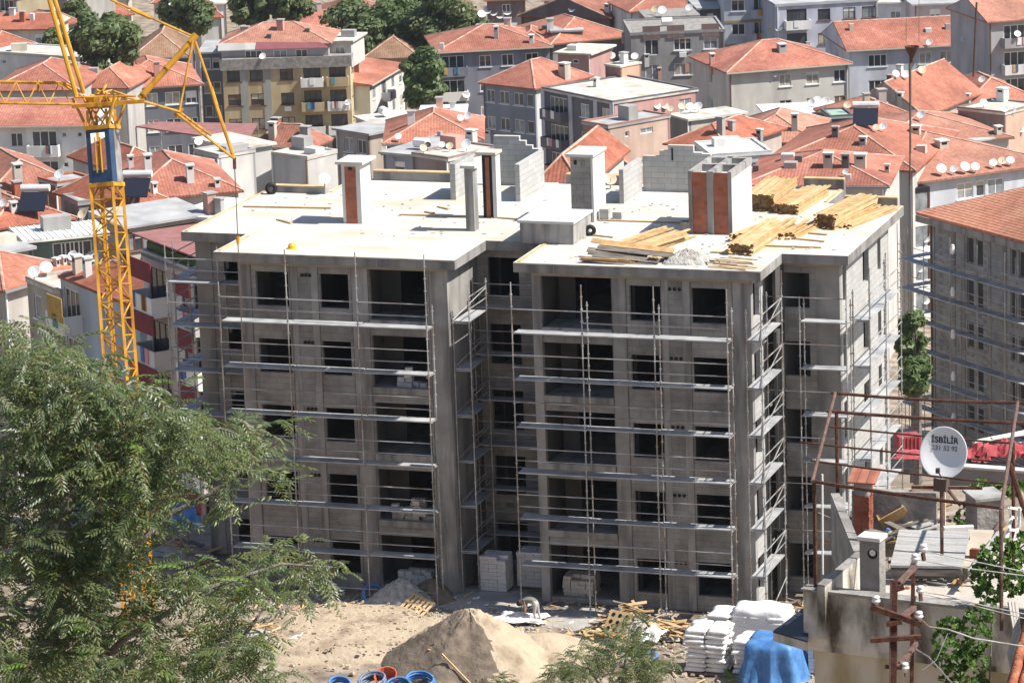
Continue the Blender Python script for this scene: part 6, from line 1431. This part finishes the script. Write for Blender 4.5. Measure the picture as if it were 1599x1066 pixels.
def lettering(txt, size, x, y, m_, bold=0):
    cu = bpy.data.curves.new('lettering','FONT'); cu.body = txt; cu.size = size; cu.align_x = 'CENTER'; cu.offset = bold; cu.extrude = .0
    o_ = bpy.data.objects.new('lettering',cu); COL.objects.link(o_); bpy.context.view_layer.update()
    me = bpy.data.meshes.new_from_object(o_.evaluated_get(bpy.context.evaluated_depsgraph_get())); bpy.data.objects.remove(o_)
    vs = []
    for v in me.vertices:
        X = v.co.x+x; Y = v.co.y+y; rr = math.hypot(X/(R*ell),Y/R); vs.append(DF @ V((X,Y,(.2*rr*rr-.1)*R+.014)))
    m = MB(); m.add(vs,[tuple(p.vertices) for p in me.polygons]); 
    return build(m,'lettering',m_,t)
lettering('\u0130SB\u0130L\u0130R', R*.31, 0, R*.38, ink, R*.007); lettering('231 52 92', R*.25, 0, R*.10, ink2, R*.005)
lo = DF @ V((0,-R*.93,.05*R)); build(MB().tube([DF @ V((0,0,-.16*R)),DF @ V((0,-R*.5,-.3*R)),lo-V((0,0,.25))+CF*.1],.03,7),'bracket',rust,t)
build(MB().tube([lo,lo+nrm*R*.55+V((0,0,R*.25))],.014,6),'feed_arm',rust,t); build(MB().fbox(Matrix.Translation(lo+nrm*R*.55+V((0,0,R*.25))),(-.03,-.04,-.04),(.04,.04,.05)),'receiver',rope,t)
b_ = at(1470,752,dd+.1); build(MB().fbox(frame(b_,an),(-.12,-.1,-.16),(.12,.1,.08)),'clamp',rope,t)
build(MB().bar(b_-CR*.55-V((0,0,.1)),b_+CR*.75-V((0,0,.12)),.05,.05),'cross_bar',rust,t); build(MB().tube([b_,b_+CR*.35-V((0,0,.45))],.035,6),'strut',rust_dull,t)
build(MB().tube([b_-V((0,0,.1)),b_-V((0,0,1.4))],.035,6),'post',rust_dull,t)
# ------------------------------------------------------------------ utility pole with insulators and wires
DP = 57.0
def pp(x,y,dz=0): return at(x,y,DP+dz)
up = thing('utility_pole','rusty steel double pole with cross arms and white insulators at the bottom right','utility pole',pp(1394,1300))
def ub(a,b,w,m_=rust,nm='upright',da=0,db=0): build(MB().bar(pp(*a,da),pp(*b,db),w,w),nm,m_,up)
ub((1396,905),(1392,1300),.11); ub((1391,908),(1387,1300),.025,rust_dull,'upright',-.06,-.06); ub((1426,884),(1421,1300),.06,rust,'upright',.8,.8)
ub((1403,911),(1429,884),.07,rust_dull,'brace',0,.8); ub((1401,968),(1428,948),.07,rust_dull,'brace',0,.8); ub((1403,1041),(1431,1004),.06,rust_dull,'brace',0,.8); ub((1400,1120),(1428,1085),.06,rust_dull,'brace',0,.8)
ub((1360,947),(1438,974),.085,rust,'cross_arm',-.09,-.09); ub((1359,999),(1438,994),.07,rust,'cross_arm',-.1,-.1); ub((1384,974),(1408,970),.07,rust,'clamp',-.09,-.09); ub((1396,919),(1411,915),.09,rust,'clamp')
ub((1382,1040),(1408,1042),.05,rust,'clamp',-.02,-.02)
def insul(px,py,da=0):
    p = pp(px,py,da); build(MB().lathe([(0,.085),(.05,.08),(.06,.055),(.04,.04),(.065,.02),(.07,0),(.045,-.02),(.03,-.07),(0,-.07)],10,Matrix.Translation(p)),'insulator',mat('porcelain',(.72,.72,.70),rough=.25,spec=.6) if 'porcelain' not in MATS else MATS['porcelain'],up,smooth=True)
    build(MB().tube([p-V((0,0,.06)),p-V((0,0,.14))],.012,5),'pin',rust,up)
for px,py,da in ((1429,872,.8),(1442,857,.9),(1368,938,-.09),(1435,962,-.09),(1437,922,.8),(1413,1042,0)): insul(px,py,da)
ub((1441,863),(1443,875),.05,rust,'hook',.9,.9); ub((1437,926),(1438,938),.05,rust,'hook',.8,.8)
wires = thing('power_lines','grey wires running from the rusty pole to the right edge','wires',pp(1440,900))
def wire(pts,r=.009):
    P3 = [pp(x,y,d) for x,y,d in pts]; out = []
    for i in range(len(P3)-1): out += [lerp(P3[i],P3[i+1],k/4) for k in range(4)]
    build(MB().tube(out+[P3[-1]],r,5),'wire',steel,wires)
wire([(1431,873,.8),(1470,880,1.2),(1520,888,1.8),(1620,901,3)]); wire([(1444,860,.9),(1520,876,1.8),(1560,884,2.2),(1620,896,3)])
wire([(1439,923,.8),(1480,930,1.2),(1540,946,1.8),(1620,962,2.6)]); wire([(1439,926,.8),(1500,940,1.2),(1620,970,2.6)])
wire([(1437,965,-.09),(1450,978,.2),(1480,982,.6),(1520,996,1.0),(1620,1012,2)],.013); wire([(1425,1010,.8),(1450,1025,.6),(1490,1070,.2),(1530,1120,0)],.012); wire([(1480,988,.6),(1462,1030,.4),(1440,1046,.3)],.006)
# ------------------------------------------------------------------ roof tiles, vine, dead stem at the right edge
TR = at(1572,925,66); t = thing('tiled_roof','strip of weathered orange roof tiles at the lower right edge','roof',TR)
cme = MB(); n_ = 6
for i in range(n_+1):
    a = math.pi*i/n_
    for yy,rr in ((0,.095),(.42,.08)): cme.v.append((-rr*math.cos(a),yy,rr*math.sin(a)))
for i in range(n_): cme.f.append((2*i,2*i+2,2*i+3,2*i+1))
cme.f.append(tuple(2*i for i in reversed(range(n_+1))))
tme = bpy.data.meshes.new('tile'); tme.from_pydata(cme.v,[],cme.f); tme.update(); tme.materials.append(mat('clay_tile_near',(.33,.10,.05),(.52,.22,.13),4,bump=.3,bscale=20)); tme.polygons.foreach_set('use_smooth',[True]*len(tme.polygons))
TF = Matrix.Translation(at(1578,1075,63.5)-TR) @ Matrix.Rotation(an+.12,4,'Z') @ Matrix.Rotation(R_(24),4,'X')
for i in range(6):
    for k in range(10): inst(tme,'tile',t,TF @ Matrix.Translation((i*.2+fr.uniform(-.01,.01),k*.36-.4,.01*k%.02)) @ Matrix.Rotation(fr.uniform(-.05,.05),4,'Z'))
build(MB().fbox(TF,(-.1,-.5,-.06),(1.3,3.4,-.01)),'batten_bed',wood_grey,t,world=False)
t = thing('dead_vine','pale dead vine stem along the edge of the tiles','dead vine',at(1583,1050,65))
for k in range(3): build(MB().tube([at(1576+k*5,940,65.3),at(1584+k*4,985,65),at(1575+k*3,1020,64.8),at(1582+k*3,1060,64.6)],.035,6,.025),'stem',mat('dead_stem',(.42,.38,.34),(.56,.52,.47),4) if 'dead_stem' not in MATS else MATS['dead_stem'],t)
def vine(label, ells, d0, n, seed, stems=()):
    r = random.Random(seed); x0,y0 = ells[0][:2]; t = thing('vine',label,'vine',at(x0,y0+ells[0][3],d0))
    wts = [e[2]*e[3] for e in ells]; big = 0; mb = MB(); mb2 = MB()
    vm = []
    for q in range(3):
        s = .048; v = [(0,-.7,0),(.5,-.85,.1),(.95,-.1,.25),(.42,.35,.1),(0,1.3,-.3),(-.42,.35,.1),(-.95,-.1,.25),(-.5,-.85,.1),(0,-.2,-.12)]
        me = bpy.data.meshes.new('leaf'); me.from_pydata([(a*s,b*s,c*s*(1+q*.5)) for a,b,c in v],[],[(8,0,1),(8,1,2),(8,2,3),(8,3,4),(8,4,5),(8,5,6),(8,6,7),(8,7,0)]); me.update(); me.materials.append((vine_m,leaf_y,vine_m)[q]); vm.append(me)
    for k in range(n):
        e = r.choices(ells,wts)[0]; a = r.uniform(0,6.28); q = math.sqrt(r.random()); p = at(e[0]+e[2]*q*math.cos(a),e[1]+e[3]*q*math.sin(a),d0+r.uniform(-.5,.5)*(1.1-q))
        px_, py_, _z = project(p)
        if math.sin(px_*.21+seed)*math.sin(py_*.17+2*seed)+.5*math.sin(px_*.47+py_*.39) > .28: continue
        nn = (-CF*.7+V((r.uniform(-1,1),r.uniform(-1,1),r.uniform(-.2,1.2)))).normalized(); M4 = Matrix.Translation(p-t.location) @ nn.to_track_quat('Z','Y').to_matrix().to_4x4() @ Matrix.Rotation(r.uniform(0,6.28),4,'Z') @ Matrix.Scale(r.uniform(.7,1.5),4)
        me = vm[0] if r.random() < .62 else vm[r.randint(1,2)]
        if k < 200: inst(me,'leaf',t,M4)
        else: (mb if me is not vm[1] else mb2).add([M4 @ v.co for v in me.vertices],[tuple(p_.vertices) for p_ in me.polygons])
    build(mb,'foliage',vine_m,t,world=False,kind='stuff')
    if mb2.v: build(mb2,'young_foliage',leaf_y,t,world=False,kind='stuff')
    for st in stems: build(MB().tube([at(x,y,d0+.1) for x,y in st],.014,5),'stem',bark,t)
vine('green vine hanging over the parapet beside the dead stem',[(1488,1010,34,44),(1510,1045,36,36),(1525,985,26,40),(1480,975,18,14),(1540,960,14,30),(1500,1080,50,30)],65.0,1250,1,[((1540,930),(1520,1000),(1490,1080)),((1550,960),(1545,1070)),((1480,965),(1470,1040))])
vine('green vine clump above the wires at the right edge',[(1560,875,34,34),(1590,868,22,40),(1535,905,18,22),(1545,925,22,16),(1580,905,26,26),(1528,890,10,20)],66.0,1150,2,[((1600,850),(1560,880),(1530,915)),((1590,880),(1550,940))])
vine('green creeper over the concrete tank at the back',[(1540,768,34,12),(1580,762,26,14),(1520,790,14,16),(1505,812,14,18),(1530,755,18,8)],75.0,700,3,[((1600,760),(1530,770),(1505,820))])
t = thing('broken_chair','broken white chair frame leaning at the right edge','chair',at(1585,850,68))
for a,b in (((1576,792),(1578,806)),((1592,792),(1590,840)),((1576,792),(1594,795)),((1578,806),(1592,810)),((1572,840),(1580,806)),((1584,845),(1592,812)),((1575,826),(1590,828))): build(MB().bar(at(*a,68),at(*b,68.2),.045,.045),'bar',sack,t)

# ------------------------------------------------------------------ pinnate-leaved trees in front
def frond(r, L, pairs, ll, lw):
    """one compound leaf: a drooping stalk with paired narrow leaflets"""
    vs, fs = [], []
    def at_(s): return V((0, L*s*(1-.12*s*s), -L*.42*s*s))
    for s0,s1 in ((0,.35),(.35,.7),(.7,1)):
        a,b = at_(s0),at_(s1); o = len(vs); w = .003
        vs += [a+V((-w,0,0)),a+V((w,0,0)),b+V((w*.6,0,0)),b+V((-w*.6,0,0))]; fs.append((o,o+1,o+2,o+3))
    nst = len(fs)
    for i in range(pairs*2+1):
        s = min(1,.12+.88*(i//2+.5)/pairs); side = -1 if i % 2 else 1
        p = at_(s); fwd = V((side*.85,.55,-.38+r.uniform(-.25,.15))) if i < pairs*2 else V((0,1,-.6))
        fwd.normalize(); l = ll*(1-.35*abs(s-.45))*r.uniform(.8,1.1); wv = fwd.cross(V((0,0,1))).normalized()*lw/2; up = V((0,0,.006)); dr = V((0,0,-.35*l*.5))
        o = len(vs); m_ = p+fwd*l*.45; vs += [p,m_+wv-up,p+fwd*l+dr,m_-wv-up,m_+up]
        fs += [(o,o+1,o+4),(o+1,o+2,o+4),(o+2,o+3,o+4),(o+3,o,o+4)]
    return vs, fs, nst
def pinnate(label, d0, ells, stems, n, nparts, seed, scale=1.0, spread=2.2, base=(60,1300), name='tree', mats=(leaf_m,leaf_d,leaf_y), holes=()):
    r = random.Random(seed); b = at(base[0],base[1],d0); t = thing(name,label,'tree',b)
    protos = []
    for k in range(7):
        vs,fs,nst = frond(r,.36*scale,r.randint(5,8),.105*scale,.030*scale); me = bpy.data.meshes.new('leaf'); me.from_pydata(vs,[],fs); me.update()
        me.materials.append(mats[2] if k == 6 else mats[k % 2]); me.materials.append(twig)
        for i in range(nst): me.polygons[i].material_index = 1
        protos.append((vs,fs,nst,me))
    for st,w0,w1 in stems:
        pts = [at(x,y,d0+dz) for x,y,dz in st]; build(MB().tube(pts,w0,7,w1),'branch',bark,t)
    spts = [at(x,y,d0+dz) for st,_,_ in stems for x,y,dz in st]
    mbs = [MB(),MB(),MB(),MB()]; tw = MB(); wts = [e[4] if len(e) > 4 else e[2]*e[3] for e in ells]
    items = []
    k = 0
    while k < n:
        e = r.choices(ells,wts)[0]; a = r.uniform(0,6.28); q = math.sqrt(r.random()); c = at(e[0]+e[2]*q*math.cos(a),e[1]+e[3]*q*math.sin(a),d0+r.uniform(-1,1)*spread)
        cx_, cy_, _z = project(c)
        if any(((cx_-h[0])/h[2])**2+((cy_-h[1])/h[3])**2 < 1 for h in holes) and r.random() < .93: k += .2; continue
        a0 = r.uniform(0,6.28)
        m = r.randint(3,6); tw.tube([c-V((math.cos(a0),math.sin(a0),.3))*.16*scale, c+V((0,0,.03))],.004*scale,4,.002*scale)
        for j in range(m):
            ang = a0+r.uniform(-1.5,1.5); M4 = Matrix.Translation(c+V((r.uniform(-.1,.1),r.uniform(-.1,.1),r.uniform(-.12,.14)))*scale) @ Matrix.Rotation(ang,4,'Z') @ Matrix.Rotation(r.uniform(-.45,.75),4,'X') @ Matrix.Rotation(r.uniform(-.45,.45),4,'Y') @ Matrix.Scale(r.uniform(.6,1.15),4)
            pi_ = 6 if r.random() < .035 else r.randint(0,5); items.append((M4,pi_)); k += 1
    items.sort(key=lambda it: (it[0].translation-CAM).dot(CF))
    L = t.location
    vis = 0
    for M4,pi_ in items:
        vs,fs,nst,me = protos[pi_]; x,y,_ = project(M4.translation)
        if vis < nparts and -5 < x < 1604 and -5 < y < 1070: inst(me,'leaf',t,Matrix.Translation(-L) @ M4); vis += 1
        else:
            mb = mbs[2 if pi_ == 6 else pi_ % 2]; vv = [M4 @ v for v in vs]; mb.add(vv,fs[nst:]) ; mbs[3].add(vv[:4*nst],fs[:nst])
    # leaf vertices were added with the stalk vertices first, so the face indices still match
    for mb,m_,nm in zip(mbs,(mats[0],mats[1],mats[2],twig),('foliage','darker_foliage','young_foliage','leaf_stalks')):  # the darker leaf tone is mixed in at random
        if mb.v: build(mb,nm,m_,t,kind='stuff')
    build(tw,'twigs',twig,t,kind='stuff')
    return t
EL = [(150,680,90,100),(200,830,90,90),(60,640,85,120),(20,560,45,70),(110,600,70,60),(190,650,90,45),(70,800,110,130),(180,760,120,90),(270,700,90,50),(350,700,70,40,2600),(410,690,40,28,1100),(420,745,26,38,700),(60,950,100,120),(170,900,110,90),(290,900,60,50,1900),(340,905,60,45,2000),(120,1040,150,60),(290,1010,110,70),(390,960,70,50,2400),(440,880,55,26,1200),(500,890,36,18,480),(400,1040,70,40,2000),(350,800,60,30,1000),(465,930,40,30,700),(240,640,50,25,900)]
HO = [(292,806,44,30),(236,852,22,40),(275,868,36,26),(375,825,60,36),(262,945,34,26),(390,960,30,22),(470,800,60,40),(25,905,26,22),(115,790,24,40),(210,905,20,22),(440,950,24,16)]
ST = [([(70,1300,0),(75,1050,0),(95,860,-.2),(112,740,-.3),(122,690,-.2),(148,615,0),(165,560,.2)],.10,.015),([(112,740,-.3),(102,650,-.1),(95,570,.2),(75,500,.3)],.035,.01),([(75,1050,0),(160,900,.4),(262,805,.5),(330,770,.4),(400,715,.3),(445,680,.2)],.05,.008),
 ([(75,1120,0),(190,1000,-.5),(320,920,-.6),(440,880,-.6),(520,885,-.5)],.05,.006),([(-30,1000,.5),(5,760,.5),(18,660,.4),(8,560,.4)],.05,.012),([(240,1300,-.5),(320,1080,-.6),(390,980,-.7),(430,925,-.7)],.05,.008),([(95,860,-.2),(60,760,-.5),(40,690,-.6)],.03,.008),([(160,900,.4),(210,760,.3),(235,690,.2),(250,630,.1)],.03,.006),([(112,740,-.3),(170,680,.2),(230,640,.3)],.02,.006)]
pinnate('large leafy tree with narrow paired leaflets filling the lower left foreground',42.0,EL,ST,5000,300,31,spread=1.9,holes=HO)
EL2 = [(985,985,26,30),(975,1020,50,30),(930,1035,55,28),(890,1045,30,20),(870,1060,30,12),(1015,1040,36,30),(960,1060,90,22),(1005,1000,30,22,500),(918,1005,16,16,300)]
ST2 = [([(960,1250,0),(965,1120,0),(975,1040,0),(985,970,.1)],.05,.01),([(965,1120,0),(925,1050,0),(890,1030,0)],.03,.008),([(965,1120,0),(1005,1060,.1),(1025,1010,.1)],.03,.008)]
pinnate('young tree top with feathery leaves at the bottom centre',66.0,EL2,ST2,760,200,32,scale=.8,spread=.9,base=(960,1300))
pinnate('low tuft of the same feathery leaves at the bottom edge, right of the sand pile',66.0,[(775,1064,22,8),(745,1068,14,6),(800,1066,16,6)],[([(775,1200,0),(775,1070,0)],.03,.008)],60,40,33,scale=.7,spread=.4,base=(775,1250),name='shrub')
pinnate('thin weedy sprig at the foot of the blue tarpaulin',72.0,[(1133,1058,10,10),(1145,1066,8,6)],[([(1135,1150,0),(1134,1060,0)],.012,.004)],16,16,34,scale=.7,spread=.2,base=(1135,1200),name='shrub',mats=(leaf_y,leaf_m,leaf_y))
